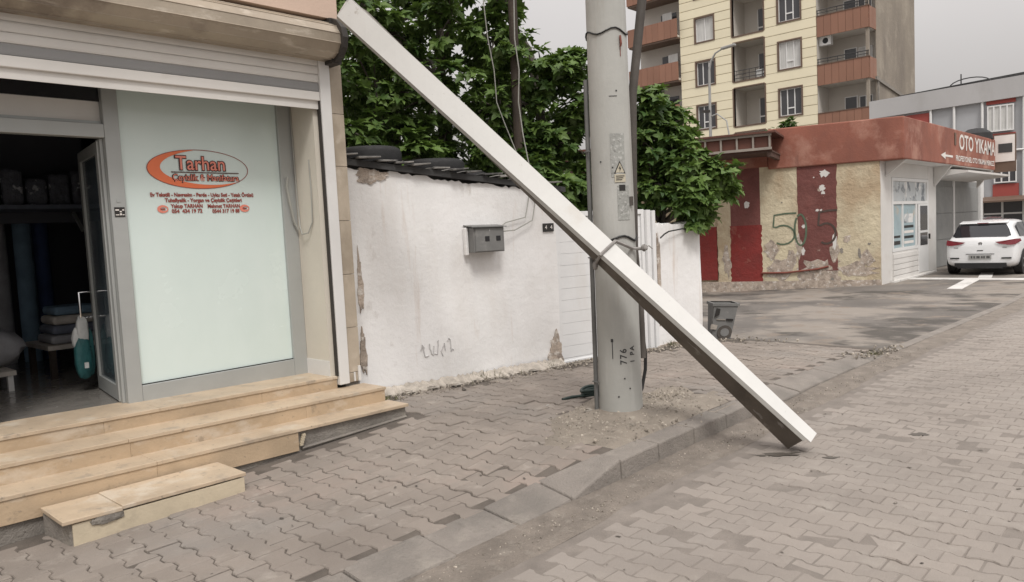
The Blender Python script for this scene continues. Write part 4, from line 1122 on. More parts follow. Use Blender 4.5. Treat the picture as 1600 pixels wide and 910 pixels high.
for y0, y1, z0, z1, ty, k in openings:
    if ty == 'A': window(y0 + .1, y1 - .1, z0 + .1, z1 - .1, XA, ap, curtain=(k == 1), bars=(1 if k == 1 else 2), low=(k == -1))
    if ty == 'C': window(y0 + .1, y1 - .1, z0 + .1, z1 - .1, XA, ap, curtain=(k == 0), bars=2, low=True)
    if ty == 'B':
        d = 2.0; lg = MB()
        lg.box(XA + .02, XA + d, y0 - .06, y0, z0, z1); lg.box(XA + .02, XA + d, y1, y1 + .06, z0, z1)
        lg.box(XA + d, XA + d + .06, y0 - .06, y1 + .06, z0 - .06, z1 + .06)
        lg.box(XA + .02, XA + d, y0 - .06, y1 + .06, z1, z1 + .06); lg.box(XA + .02, XA + d, y0 - .06, y1 + .06, z0 - .06, z0)
        o = lg.build('loggia', 'loggia', ap)
        t = MB()
        for b in ((y0 - .06, y0 + .03, z0, z1), (y1 - .03, y1 + .06, z0, z1), (y0 + .03, y1 - .03, z1 - .03, z1 + .06), (y0 + .03, y1 - .03, z0 - .06, z0 + .04)): t.box(XA - .03, XA + .0195, *b)
        t.build('loggia_trim', 'brown_trim', o)
        B('balcony_door', 'win_dark', o, XA + d - .05, XA + d - .002, y0 + .75, y0 + 1.25, z0, z0 + 2.0)
        f = MB()
        for yy in (y0 + .70, y0 + 1.25): f.box(XA + d - .07, XA + d - .001, yy, yy + .06, z0, z0 + 2.0)
        f.box(XA + d - .07, XA + d - .0015, y0 + .76, y0 + 1.25, z0 + .7, z0 + .8)
        f.box(XA + d - .07, XA + d - .0012, y0 + .1, y0 + .15, z0 + .8, z0 + 2.0); f.box(XA + d - .07, XA + d - .0012, y0 + .151, y0 + .6, z0 + .8, z0 + .86)
        f.build('door_frame', 'pvc', o)
        B('balcony_window', 'win_dark', o, XA + d - .04, XA + d - .003, y0 + .16, y0 + .6, z0 + .87, z0 + 2.0)
        if k in (0,):
            rl = MB()
            for zz in (.25, .5, .75): rl.tube([(XA + .1, y0, z0 + zz), (XA + .1, y1, z0 + zz)], .025, 6)
            for i in range(5): rl.tube([(XA + .1, lerp(y0, y1, (i + .5) / 5), z0), (XA + .1, lerp(y0, y1, (i + .5) / 5), z0 + .75)], .02, 6)
            rl.build('railing', 'iron', o)
            B('laundry', 'bag_white', o, XA + .14, XA + .16, y0 + .15, y0 + .7, z0 + .12, z0 + .6)
# corner balconies in brown panels
BY0, BY1 = ky(14.50), ky(17.40)
B('wall', 'loggia', ap, XA + 1.9, XA + 2.05, BY0 + .01, BY1, -.3, 23.5)
B('wall', 'loggia', ap, XA + .05, XA + 1.899, BY1 + .002, BY1 + .012, -.3, 23.5)
for k in rowsk:
    dz = k * PITCH
    zb0, zb1, zt = kz(9.40 + dz), kz(10.58 + dz), kz(12.20 + dz)
    bal = B('balcony', 'loggia', ap, XA + .08, XA + 1.89, BY0 + .02, BY1 - .01, zb0 + .02, zb0 + .17)
    n = 7
    for i in range(n):
        y0, y1 = lerp(BY0, BY1, i / n), lerp(BY0, BY1, (i + 1) / n)
        MB().box(XA, XA + .07, y0 + .008, y1 - .008, zb0, zb1).build('balcony_panel', 'brown_panel', bal)
    for i in range(2):
        x0, x1 = lerp(XA + .08, XA + 1.3, i / 2), lerp(XA + .08, XA + 1.3, (i + 1) / 2)
        MB().box(x0 + .008, x1 - .008, BY0 - .05, BY0 + .0095, zb0, zb1).build('balcony_panel', 'brown_panel', bal)
    B('coping', 'brown_trim', bal, XA - .03, XA + .1, BY0 - .06, BY1, zb1 + .001, zb1 + .05)
    if k in (0, 1):
        rl = MB()
        rl.tube([(XA + .05, BY0, zb1 + .38), (XA + .05, BY1, zb1 + .38)], .03, 6)
        rl.tube([(XA + .05, BY0, zb1 + .2), (XA + .05, BY1, zb1 + .2)], .02, 6)
        for i in range(6): rl.tube([(XA + .05, lerp(BY0 + .05, BY1 - .05, i / 5), zb1 + .04), (XA + .05, lerp(BY0 + .05, BY1 - .05, i / 5), zb1 + .38)], .022, 6)
        rl.build('railing', 'iron', bal)
    B('corner_post', 'concrete', bal, XA + .1, XA + .3, BY0 + .03, BY0 + .20, zb1 + .06, zb0 + PITCH * K)
    B('balcony_door', 'win_dark', bal, XA + 1.85, XA + 1.899, BY0 + 1.35, BY0 + 2.05, zb0 + .2, zb0 + 2.3)
    f = MB()
    for yy in (BY0 + 1.29, BY0 + 2.05): f.box(XA + 1.83, XA + 1.8985, yy, yy + .06, zb0 + .2, zb0 + 2.36)
    f.box(XA + 1.83, XA + 1.8985, BY0 + 1.351, BY0 + 2.049, zb0 + 2.3, zb0 + 2.36)
    f.build('door_frame', 'pvc', bal)
    window(BY0 + .35, BY0 + 1.2, zb0 + .9, zb0 + 2.3, XA + 1.74, bal.parent, curtain=(k == 0), bars=1, low=True, trim=False)
ac = B('air_conditioner', 'pvc', ap, XA + .35, XA + .75, BY1 - .75, BY1 - .02, kz(11.75), kz(12.25))
MB().lathe([(.18, XA + .34), (.18, XA + .349)], 16, (0, BY1 - .42, kz(12.0)), axis='x').build('fan_grille', 'car_black', ac)
# bare concrete flank and body
B('flank_wall', 'concrete', ap, XA + 1.31, XA + 9.6, BY0 - .04, BY0 + .009, -.3, 23.5)
B('wall', 'concrete', ap, XA + 2.1, XA + 9.6, BY0 + .02, ky(30.3), -.3, 23.5)
MB().obox((XA + 4.2, BY0 - .10, kz(9.15)), (3.2, 0, -.35), (0, .05, 0), (0, 0, .10)).build('roof_scar', 'cement', ap)
MB().box(XA + 1.4, XA + 1.55, BY0 - .12, BY0 - .041, kz(8.0), kz(9.6)).build('pipe', 'cement', ap)
# left wing with brown balconies
LY0, LY1 = ky(26.47), ky(30.3)
B('wall', 'loggia', ap, XA + 1.2, XA + 2.09, LY0, LY1, -.3, 23.5)
for k in rowsk:
    dz = k * PITCH
    zb0, zb1 = kz(11.30 + dz), kz(12.5 + dz)
    bal = B('balcony', 'loggia', ap, XA - .3, XA + 1.19, LY0 + .02, LY1, zb0 + .01, zb0 + .15)
    n = 8
    for i in range(n):
        y0, y1 = lerp(LY0, LY1, i / n), lerp(LY0, LY1, (i + 1) / n)
        MB().box(XA - .4, XA - .31, y0 + .008, y1 - .008, zb0, zb1).build('balcony_panel', 'brown_panel', bal)
    B('side_panel', 'brown_panel', bal, XA - .4, XA + 1.19, LY1 + .001, LY1 + .06, zb0, zb1)
    B('balcony_window', 'win_dark', bal, XA + 1.15, XA + 1.199, LY0 + .9, LY0 + 2.2, zb0 + .8, zb0 + 2.2)
    B('curtain', 'curtain', bal, XA + .5, XA + .55, LY0 + .5 + (k % 3) * .4, LY0 + 1.3 + (k % 3) * .4, zb0 + .9, zb0 + 2.1)
    B('roof_slab', 'brown_trim', bal, XA - .35, XA + 1.19, LY0 + .01, LY1, zb0 + PITCH * K - .12, zb0 + PITCH * K - .02)

# ================================================================== GREY BUILDING
K2 = 43 / 33.; XG = 43.0
def gy(y): return y * K2
def gz(z): return 1.6 + (z - 1.6) * K2
gb = thing('grey_building', 'grey rendered building with red panels and white windows behind the car', 'building', (46, 10, -.3))
GY0, GY1 = 2.6, gy(10.3)
B('wall', 'grey_wall', gb, XG + .06, XG + 8, GY0, GY1, -.3, gz(6.1))
MB().hexa([(XG - .15, GY0, gz(5.68)), (XG - .15, GY1 + .1, gz(5.5)), (XG + .5, GY1 + .1, gz(5.5)), (XG + .5, GY0, gz(5.68)), (XG - .15, GY0, gz(6.45)), (XG - .15, GY1 + .1, gz(6.2)), (XG + .5, GY1 + .1, gz(6.2)), (XG + .5, GY0, gz(6.45))]).build('fascia', 'fascia', gb)
MB().hexa([(XG + .6, GY0 + 4, gz(6.2)), (XG + .6, GY1 - 1.2, gz(6.2)), (XG + 3, GY1 - 1.2, gz(6.2)), (XG + 3, GY0 + 4, gz(6.2)), (XG + .6, GY0 + 4, gz(6.55)), (XG + .6, GY1 - 1.2, gz(6.35)), (XG + 3, GY1 - 1.2, gz(6.6)), (XG + 3, GY0 + 4, gz(6.8))]).build('roof_sheet', 'roof_dark', gb)
for y0, y1, z0, z1, m in ((8.2, 9.4, 5.08, 5.46, 'brick_red'), (5.38, 6.30, 5.46, 5.62, 'brick_red'), (5.38, 6.30, 3.40, 4.38, 'brick_red'), (5.28, 6.10, 2.07, 2.52, 'brick_red'), (3.4, 4.3, 3.40, 4.38, 'brick_red'), (3.4, 4.3, 5.46, 5.62, 'brick_red'), (8.2, 9.4, 2.4, 3.6, 'brick_red')):
    B('red_panel', m, gb, XG, XG + .0599, gy(y0), gy(y1), gz(z0), gz(z1))
B('ledge', 'fascia', gb, XG - .1, XG + .0595, gy(5.2), gy(6.35), gz(3.70), gz(3.76))
for y0, y1, z0, z1 in ((5.42, 6.26, 4.45, 5.4), (3.45, 4.25, 4.45, 5.4), (8.3, 9.3, 4.0, 4.95)):
    window(gy(y0), gy(y1), gz(z0), gz(z1), XG - .18, gb, curtain=True, bars=3, low=False, trim=False)
# arched window over a dark bay
wa = window(gy(5.33), gy(6.05), gz(2.56), gz(3.36), XG - .18, gb, bars=2, low=False, trim=False)
mb = MB()
for k in range(10):
    q0, q1 = math.pi * k / 10, math.pi * (k + 1) / 10
    f = lambda q, r_: (gy(5.69) + r_ * math.cos(q), gz(3.0) + r_ * 1.15 * math.sin(q))
    (a, b), (c, d), (e_, f_), (g, h) = f(q0, .28), f(q1, .28), f(q1, .36), f(q0, .36)
    mb.hexa([(XG - .02, a, b), (XG - .02, c, d), (XG + .02, c, d), (XG + .02, a, b), (XG - .02, g, h), (XG - .02, e_, f_), (XG + .02, e_, f_), (XG + .02, g, h)])
mb.build('arch_frame', 'pvc', wa)
for yy in (5.12, 6.42, 7.35, 8.15): MB().tube([(XG - .05, gy(yy), -.2), (XG - .05, gy(yy), gz(5.6))], .06, 8).build('downpipe', 'pvc', gb)
MB().tube([(XG - .08, GY0, gz(3.72)), (XG - .08, gy(6.4), gz(3.72))], .05, 6).build('downpipe', 'pvc', gb)
# ground floor: dark glazed front under an awning
B('shop_front', 'win_dark', gb, XG + .01, XG + .0598, GY0, gy(6.6), -.2, gz(2.0))
fr = MB()
for yy in [2.75 + i * .95 for i in range(7)]: fr.box(XG - .03, XG + .0099, yy, yy + .09, -.2, gz(1.9))
fr.box(XG - .035, XG + .0098, GY0, gy(6.6), gz(1.40), gz(1.46)); fr.box(XG - .035, XG + .0098, GY0, gy(6.6), gz(1.02), gz(1.06))
fr.build('shop_front_frame', 'pvc', gb)
B('shop_front_base', 'grey_wall', gb, XG - .06, XG - .036, GY0, gy(6.6), -.3, gz(.95))
MB().hexa([(XG - 1.2, GY0, gz(1.85)), (XG - 1.2, gy(6.7), gz(1.85)), (XG, gy(6.7), gz(2.02)), (XG, GY0, gz(2.02)), (XG - 1.2, GY0, gz(1.91)), (XG - 1.2, gy(6.7), gz(1.91)), (XG, gy(6.7), gz(2.07)), (XG, GY0, gz(2.07))]).build('awning', 'brown_trim', gb)
mb = MB()
mb.tube([(XG + .5, gy(7.2), gz(6.3)), (XG + .5, gy(7.2), gz(6.8))], .03, 6)
mb.tube([(XG + .5, gy(6.9) + .9 * math.cos(q), gz(6.35) + .35 * math.sin(q)) for q in [math.pi * k / 10 for k in range(11)]], .03, 6)
mb.build('roof_aerial', 'iron', gb)

# ================================================================== STREET LAMP, ROOFTOP SHRUBS
lm = thing('street_lamp', 'tall slim grey street lamp before the yellow apartment block', 'street lamp', (35, 18.6, -.3))
MB().tube([(35, 18.64, -.3), (35, 18.55, 9.2)], [.10, .06], 10).build('post', 'lamp_grey', lm, smooth=True)
MB().tube([(35, 18.55, 9.2), (35, 18.45, 9.6), (35, 18.2, 9.95), (35, 17.8, 10.1)], [.055, .05, .045, .04], 8).build('arm', 'lamp_grey', lm, smooth=True)
MB().obox((35, 17.5, 10.13), (.12, 0, 0), (0, .36, -.03), (0, 0, .055)).build('lamp_head', 'lamp_grey', lm, bevel=.03)
mb = MB(); mb.tube([(35, 18.6, 6.9), (35, 18.2, 7.0), (35, 17.7, 6.6), (35, 17.55, 5.7)], .035, 6); mb.build('side_arm', 'lamp_grey', lm, smooth=True)
MB().obox((35, 18.75, 7.2), (.08, 0, 0), (0, .22, .02), (0, 0, .06)).build('side_lamp', 'dark_metal', lm)

# ================================================================== CARS
def make_car(paint, loc, rz, label, detail=True):
    root = thing('parked_car', label, 'car', loc)
    root.rotation_euler = (0, 0, rz); WM.pop(root.name, None)
    st = [0, .03, .09, .2, .42, .52, .75, 1.1, 1.6, 2.1, 2.5, 2.95, 3.3, 3.7, 3.92, 4.03]
    hw = [.70, .76, .805, .835, .85, .853, .86, .865, .868, .868, .865, .86, .85, .80, .70, .52]
    top = [.70, .90, .985, 1.12, 1.40, 1.43, 1.455, 1.475, 1.48, 1.455, 1.32, 1.01, .94, .86, .76, .62]
    rw = [.60, .64, .655, .62, .545, .55, .57, .60, .60, .60, .62, .72, .70, .64, .55, .4]
    bot = [.34, .28, .24, .22, .2, .2, .2, .2, .2, .2, .2, .2, .2, .22, .25, .32]
    vs = []; NP = 10
    for x, w, t, r_, b in zip(st, hw, top, rw, bot):
        belt = min(.985 - .03 * max(0, x - .5) / 2, t - .012)
        half = [(0, b), (w * .86, b), (w * .985, b + .10), (w + .008, .58), (w, .74), (w - .015, min(.88, belt - .02)), (w - .06, belt), (lerp(w - .06, r_, .9), lerp(belt, t, .88)), (r_ - .06, t - .008), (0, t + .012)]
        half = [(y, min(z, t + .012)) for y, z in half]
        ringp = [(x, y, z) for y, z in half] + [(x, -y, z) for y, z in half[-2:0:-1]]
        vs += ringp
    n = 2 * NP - 2; fs = []
    for i in range(len(st) - 1):
        for k in range(n): fs.append((i * n + k, (i + 1) * n + k, (i + 1) * n + (k + 1) % n, i * n + (k + 1) % n))
    fs += [tuple(range(n)), tuple(range((len(st) - 1) * n, len(st) * n))[::-1]]
    body = MB().add(vs, fs).build('body', paint, root, smooth=True)
    sub = body.modifiers.new('sub', 'SUBSURF'); sub.levels = 1; sub.render_levels = 2
    # glass
    def strip(name, m, pts, d): return MB().prism(pts, d).build(name, m, root, bevel=0)
    strip('rear_window', 'car_glass', [(.115, .60, 1.03), (.115, -.60, 1.03), (.155, -.675, 1.075), (.25, -.62, 1.21), (.375, -.52, 1.365), (.375, .52, 1.365), (.25, .62, 1.21), (.155, .675, 1.075)], (.05, 0, -.04))
    MB().hexa([(.33, .57, 1.385), (.33, -.57, 1.385), (.60, -.57, 1.42), (.60, .57, 1.42), (.35, .55, 1.415), (.35, -.55, 1.415), (.60, -.55, 1.46), (.60, .55, 1.46)]).build('roof_spoiler', paint, root, bevel=.012)
    B('brake_lamp', 'tail_red', root, .325, .335, -.13, .13, 1.383, 1.405)
    for s in (-1, 1):
        strip('side_window', 'car_glass', [(.62, s * .775, 1.02), (1.45, s * .80, 1.01), (1.45, s * .665, 1.385), (.95, s * .66, 1.385), (.70, s * .67, 1.30)], (0, s * .022, 0))
        strip('side_window', 'car_glass', [(1.50, s * .80, 1.01), (2.75, s * .80, .98), (2.15, s * .665, 1.375), (1.50, s * .665, 1.385)], (0, s * .022, 0))
        tl = strip('tail_lamp', 'tail_red', [(.01, s * .34, .895), (-.005, s * .44, .845), (-.012, s * .66, .815), (.012, s * .785, .825), (.32, s * .865, .90), (.28, s * .85, .965), (.055, s * .775, .965), (.012, s * .55, .925)], (-.012, s * .014, .0))
        B('reflector', 'car_black', root, -.012, .03, s * .60 - .11, s * .60 + .11, .455, .49)
        MB().obox((2.62, s * .93, .99), (.05, 0, 0), (0, .10, 0), (0, 0, .065)).build('wing_mirror', paint, root, bevel=.03)
        for wx in (.72, 3.28):
            w = MB().lathe([(.20, -.10), (.29, -.10), (.315, -.06), (.32, 0), (.315, .06), (.29, .10), (.20, .10)], 28, (wx, s * .765, .32), axis='y').build('wheel', 'rubber', root, smooth=True)
            rim = MB().lathe([(.02, 0), (.205, .0), (.205, .012), (.18, .02)], 24, (wx, s * .765 + s * .085, .32), axis='y').build('rim', 'car_black', w)
            sp_ = MB()
            for k in range(5):
                q = 2 * math.pi * k / 5
                sp_.obox((wx + .10 * math.cos(q), s * .874, .32 + .10 * math.sin(q)), (.095 * math.cos(q), 0, .095 * math.sin(q)), (0, .012, 0), (-.022 * math.sin(q), 0, .022 * math.cos(q)))
            sp_.build('rim_spokes', 'rim', w)
            MB().lathe([(.35, -.03), (.35, .03)], 24, (wx, s * .845, .34), axis='y').build('wheel_arch', 'car_black', root)
    B('bumper_diffuser', 'car_black', root, -.015, .10, -.60, .60, .235, .345)
    MB().hexa([(-.02, -.52, .2), (-.02, .52, .2), (.3, .62, .2), (.3, -.62, .2), (-.02, -.48, .30), (-.02, .48, .30), (.3, .62, .3), (.3, -.62, .3)]).build('bumper_diffuser', 'car_black', root)
    pr = B('plate_recess', 'car_black', root, -.008, .02, -.33, .33, .578, .59)
    np_ = B('number_plate', 'plate', root, -.022, .01, -.26, .26, .445, .555)
    mb = MB()
    for k, y in enumerate((.19, .13, .06, .02, -.05, -.10, -.17, -.21)): mb.box(-.025, -.0225, y - .016, y + .016, .47, .53)
    mb.build('plate_characters', 'plate_ink', np_)
    emb = MB(); emb.lathe([(.055, .026), (.055, .034)], 18, (0, 0, .845), axis='x'); emb.build('emblem', 'chrome', root)
    mb = MB().box(.018, .026, -.035, -.02, .815, .875).box(.018, .026, .02, .035, .815, .875).box(.0185, .0255, -.02, .02, .838, .85); mb.build('emblem', 'car_black', root)
    for s in (-1, 1): B('badge', 'rim', root, .0, .02, s * .56 - .05, s * .56 + .05, .745, .765)
    B('tailgate_handle', 'car_black', root, -.005, .02, -.07, .07, .665, .685)
    B('exhaust', 'rim', root, -.01, .1, .35, .52, .21, .225)
    return root
make_car('car_white', (23.2, 4.58, -.15), R_(-1), 'white hatchback with red tail lamps parked at the car wash')
make_car('car_dark', (34.2, 6.55, -.16), R_(12), 'dark car parked beyond the white hatchback, only its roof showing')

# ================================================================== POLE AND WHAT HANGS ON IT
PX, PY = 4.87, 3.43
def pr_(z): return .172 - .0065 * z
VF, VR = Vector((-.8176, -.5758, 0)), Vector((.5758, -.8176, 0))
def cyl(u, z, off=.003):              # u: arc length to the right of the camera-facing line
    r = pr_(z) + off; q = u / pr_(z)
    p = Vector((PX, PY, 0)) + (VF * math.cos(q) + VR * math.sin(q)) * r
    return Vector((p.x, p.y, z))
pole = thing('utility_pole', 'thick grey round utility pole standing on the footway', 'pole', (PX, PY, .12))
MB().lathe([(pr_(z), z) for z in (.0, .5, 1, 2, 3, 4, 6, 8.5)], 32, (PX, PY, 0)).build('shaft', 'pole', pole, smooth=True)
MB().lathe([(.40, .10), (.32, .165), (.22, .175), (.175, .185)], 26, (PX - .02, PY - .03, 0)).build('footing', 'sand', pole, smooth=True)
def wrap_quad(name, m, u0, u1, z0, z1, parent, off=.003, nu=6):
    mb = MB(); vs = []
    for k in range(nu + 1):
        u = lerp(u0, u1, k / nu); vs += [cyl(u, z0, off), cyl(u, z1, off)]
    mb.add(vs, [(2 * k, 2 * k + 2, 2 * k + 3, 2 * k + 1) for k in range(nu)])
    return mb.build(name, m, parent, fix=False)
def wrap_poly(name, m, pts, parent, off): return MB().add([cyl(u, z, off) for u, z in pts], [tuple(range(len(pts)))]).build(name, m, parent, fix=False)
wrap_quad('embossed_plate', 'plate_grey', -.005, .105, 1.985, 2.31, pole, .003)
wrap_quad('embossed_plate', 'plate_grey', .035, .135, 1.66, 1.92, pole, .003)
wrap_quad('plate_slot', 'print_black', .05, .10, 1.88, 1.925, pole, .005)
wrap_poly('warning_sign', 'print_black', [(.015, 2.01), (.105, 2.01), (.06, 2.105)], pole, .006)
wrap_poly('warning_sign', 'sign_yellow', [(.026, 2.017), (.094, 2.017), (.06, 2.090)], pole, .008)
wrap_poly('warning_sign', 'print_black', [(.063, 2.077), (.050, 2.045), (.060, 2.048), (.056, 2.022), (.070, 2.055), (.060, 2.052)], pole, .010)
wrap_quad('warning_sign', 'sign_yellow', .018, .104, 1.945, 2.005, pole, .006)
for k in range(3): wrap_quad('warning_text', 'print_black', .028, .094 - .01 * k, 1.988 - k * .014, 1.994 - k * .014, pole, .008)
def stencil(s, size, u, z):
    vs, fs = text_mesh(s, size, .001)
    MB().add([cyl(u - v[1], z + v[0], .003) for v in vs], fs).build('stencil_number', 'stencil', pole, fix=False)
stencil('7', .072, .035, .572); stencil('7', .072, .035, .615); stencil('6', .072, .035, .66); stencil('1', .055, .108, .575); stencil('P', .055, .108, .635); stencil('A', .055, .108, .675)
wrap_quad('paint_mark', 'stencil', -.06, -.04, .73, .755, pole); wrap_quad('paint_mark', 'stencil', -.052, -.046, .60, .73, pole)
for u, z in ((.03, .44), (-.02, .3), (.07, .36), (.05, 2.62), (-.09, 2.1), (.0, 2.05)): wrap_quad('paint_mark', 'stencil', u, u + .012, z, z + .012, pole)
wrap_quad('paint_mark', 'stencil', .0, .06, 2.585, 2.59, pole)
for z, r in ((3.07, .006), (1.52, .009)):
    MB().tube([cyl(2 * math.pi * pr_(z) * k / 28, z + .02 * math.sin(k * .9), .006) for k in range(29)], r, 6).build('tie_wire', 'cable_black', pole, smooth=True)
wrap_quad('rust_streak', 'rust_pipe', .10, .107, 2.88, 3.03, pole, .003)
MB().tube([cyl(.10, 3.03, .012), cyl(.10, 2.97, .02), cyl(.10, 2.95, .012)], .008, 6).build('hook', 'rust_pipe', pole)
cnd = MB().tube([cyl(-.255, .10, .02), cyl(-.255, 1.0, .02), cyl(-.255, 2.0, .02), cyl(-.252, 2.75, .02)], .018, 10).build('conduit', 'pipe_grey', pole, smooth=True)
for z in (.4, 1.38, 2.2): MB().tube([cyl(-.20, z, .012), cyl(-.255, z, .045), cyl(-.26, z, .01)], .006, 6).build('conduit_clip', 'pipe_grey', cnd)
MB().obox(cyl(.15, 1.80, .012), (.008, -.012, 0), (.006, .004, 0), (0, 0, .035)).build('terminal_clip', 'dark_pipe', pole)

tag(MB().tube([(5.10, 3.36, .55), (5.10, 3.37, 1.0), (5.092, 3.40, 1.42), (5.11, 3.40, 2.0), (5.147, 3.40, 2.64), (5.33, 3.40, 3.39), (5.75, 3.40, 5.1)], [.026, .03, .032, .033, .034, .037, .04], 12).build('dark_pipe', 'dark_pipe', smooth=True), 'dark weathered pipe leaning against the right side of the utility pole', 'pipe')
tag(MB().tube([(5.105, 3.36, .9), (5.18, 3.40, .82), (5.22, 3.43, .70), (5.26, 3.44, .55), (5.265, 3.45, .42), (5.22, 3.46, .27), (5.14, 3.47, .155)], .014, 8).build('ground_cable', 'cable_black', smooth=True), 'black cable bowing out at the right foot of the utility pole', 'cable')
coil = thing('hose_coil', 'small dark hose coil lying left of the utility pole foot', 'hose', (5.25, 4.0, .14))
for k in range(3):
    MB().tube([(5.25 + (.085 + .01 * k) * math.cos(q), 4.0 + (.075 + .01 * k) * math.sin(q), .155 + .022 * k + .01 * math.sin(2 * q)) for q in [2 * math.pi * j / 18 for j in range(19)]], .013, 7).build('loop', 'cable_green', coil, smooth=True)
MB().tube([(5.17, 4.0, .16), (5.08, 4.10, .15), (4.98, 4.12, .145)], .013, 7).build('hose_end', 'cable_green', coil, smooth=True)

# ------------------------------------------------------------------ fallen channel beam, tied to the pole
P0, P1 = Vector((5.0496, 2.1626, 0.006)), Vector((3.7092, 5.1065, 3.3511))
ax = (P1 - P0).normalized(); bu = ax.cross(Vector((0, 0, 1))).normalized(); bv = bu.cross(ax)
BW0, BW1, BT0, BT1 = .0978, .1663, .2056, .1768
def bsec(s):
    ph = lerp(.6507, 1.5508, s)
    w = bu * math.cos(ph) + bv * math.sin(ph); t = -bu * math.sin(ph) + bv * math.cos(ph)
    return P0 + (P1 - P0) * s, w, t
def bloft(name, m, prof, parent, s0=0., s1=1., n=28, bevel=0):
    mb = MB(); vs = []; k = len(prof(1, 1))
    for i in range(n + 1):
        P, w, t = bsec(lerp(s0, s1, i / n)); vs += [P + w * a + t * b for a, b in prof(lerp(BW0, BW1, lerp(s0, s1, i / n)), lerp(BT0, BT1, lerp(s0, s1, i / n)))]
    fs = [(i * k + j, i * k + (j + 1) % k, (i + 1) * k + (j + 1) % k, (i + 1) * k + j) for i in range(n) for j in range(k)]
    fs += [tuple(range(k))[::-1], tuple(range(n * k, (n + 1) * k))]
    mb.add(vs, fs)
    return mb.build(name, m, parent, bevel=bevel)
beam = thing('fallen_beam', 'long white metal channel beam toppled diagonally from shop roof to road', 'beam', (5.05, 2.15, 0))
bloft('channel_body', 'beam_dirt_shade', lambda BW, BT: [(0, 0), (0, BT - .006), (BW, BT - .006), (BW, 0)], beam, 0, .985)
bloft('white_face', 'beam_white', lambda BW, BT: [(-.001, BT - .0055), (-.001, BT + .002), (BW + .001, BT + .002), (BW + .001, BT - .0055)], beam, -.008, 1.0)
bloft('lip', 'beam_lip', lambda BW, BT: [(-.0015, BT + .002), (-.0215, BT - .017), (-.0205, BT - .022), (-.0012, BT - .006)], beam, 0., 1.0)
bloft('lip', 'beam_lip', lambda BW, BT: [(BW + .0005, BT - .04), (BW + .0005, BT - .006), (BW + .004, BT - .006), (BW + .004, BT - .04)], beam, -.006, 1.0)
P, w, t = bsec(1.0); BW, BT = BW1, BT1
mb = MB(); e0, e1 = P + t * (BT + .004) - w * .006, P + t * (BT + .004) + w * (BW + .012)
mb.prism([e0, e1, e1 + ax * .02 - w * .05 - t * .01, e0 + ax * .03 + w * .03 - t * .04], t * -.006); mb.build('bent_end_tab', 'beam_white', beam)

for k, (s_k, b, l_, h_) in enumerate(((.035, .13, .012, .02), (.065, .05, .014, .018), (.20, .10, .02, .012), (.33, .06, .016, .014), (.02, .17, .006, .012))):
    pts = []
    for q in range(9):
        a = 2 * math.pi * q / 9; P, w, t = bsec(s_k + l_ * math.cos(a) * (.6 + .4 * math.sin(q * 2.3 + k)))
        pts.append(P + t * (b + h_ * math.sin(a) * (.7 + .3 * math.cos(q * 3.1))) - w * .0015)
    MB().add(pts, [tuple(range(9))]).build('paint_scrape', 'paint_scrape', beam, fix=False)
strap = thing('tie_strap', 'twisted grey strap tying the leaning beam to the pole', 'strap', (PX, PY, 1.4))
P, w, t = bsec(.402); BW, BT = lerp(BW0, BW1, .402), lerp(BT0, BT1, .402)
def sc_(a, b, d=.008): return P + w * a + t * b
loop = [sc_(-.012, -.01), sc_(-.016, BT * .5), sc_(-.012, BT + .008), sc_(BW * .5, BT + .011), sc_(BW + .016, BT + .008), sc_(BW + .018, BT * .5), sc_(BW + .012, -.01), sc_(BW * .5, -.014), sc_(-.012, -.01)]
MB().tube(loop, .012, 6).build('strap_loop', 'strap', strap)
e1 = sc_(BW + .016, BT + .008)
ang = [R_(a) for a in (50, 75, 100, 130, 160, 190, 220, 250, 275, 290)]
rr = pr_(1.45) + .012
around = [Vector((PX, PY, 0)) + (VF * math.cos(q) + VR * math.sin(q)) * (rr + (.07 if 60 < math.degrees(q) < 120 else 0)) + Vector((0, 0, lerp(1.44, 1.40, k / 9))) for k, q in enumerate(ang)]
MB().tube([e1 - w * .1, e1] + around + [sc_(-.016, BT * .5)], .012, 6).build('strap_tail', 'strap', strap)
kn = cyl(.19, 1.44, .08)
cushion('knot', (kn.x, kn.y, kn.z), .022, .022, .022, 'strap', strap, 71)
MB().tube([kn, kn + Vector((.03, -.02, .015)), kn + Vector((.05, -.04, -.01))], .005, 5).build('loose_end', 'strap', strap)
kl = sc_(-.02, BT * .1)
cushion('knot', (kl.x, kl.y, kl.z - .01), .018, .018, .028, 'strap', strap, 72)

# ------------------------------------------------------------------ meter box, house number, wires
mt = thing('meter_box', 'grey metal electricity meter box hung on the white wall', 'meter box', wall_pt(5.48, -.1, 1.4))
wbox(5.30, 5.655, -.155, -.004, 1.425, 1.675, 1.425, 1.675).build('casing', 'meter', mt, bevel=.006)
MB().hexa([wall_pt(5.275, -.185, 1.677), wall_pt(5.67, -.185, 1.672), wall_pt(5.67, -.002, 1.692), wall_pt(5.275, -.002, 1.697), wall_pt(5.275, -.185, 1.686), wall_pt(5.67, -.185, 1.681), wall_pt(5.67, -.002, 1.702), wall_pt(5.275, -.002, 1.707)]).build('hood', 'meter', mt)
dr_ = wbox(5.315, 5.64, -.163, -.1555, 1.435, 1.668, 1.435, 1.668).build('door', 'meter', mt, bevel=.003)
for x0 in (5.425, 5.555): wbox(x0, x0 + .05, -.167, -.1635, 1.535, 1.585, 1.535, 1.585).build('meter_window', 'black_glass', dr_)
wbox(5.475, 5.485, -.167, -.1635, 1.63, 1.65, 1.63, 1.65).build('latch', 'chrome', dr_)
wbox(5.262, 5.298, -.06, -.004, 1.40, 1.68, 1.40, 1.68).build('mortar_surround', 'plaster', mt, bevel=.01)
nb = thing('house_number', 'small dark plate with the house number on the white wall', 'number plate', wall_pt(6.31, -.02, 1.6))
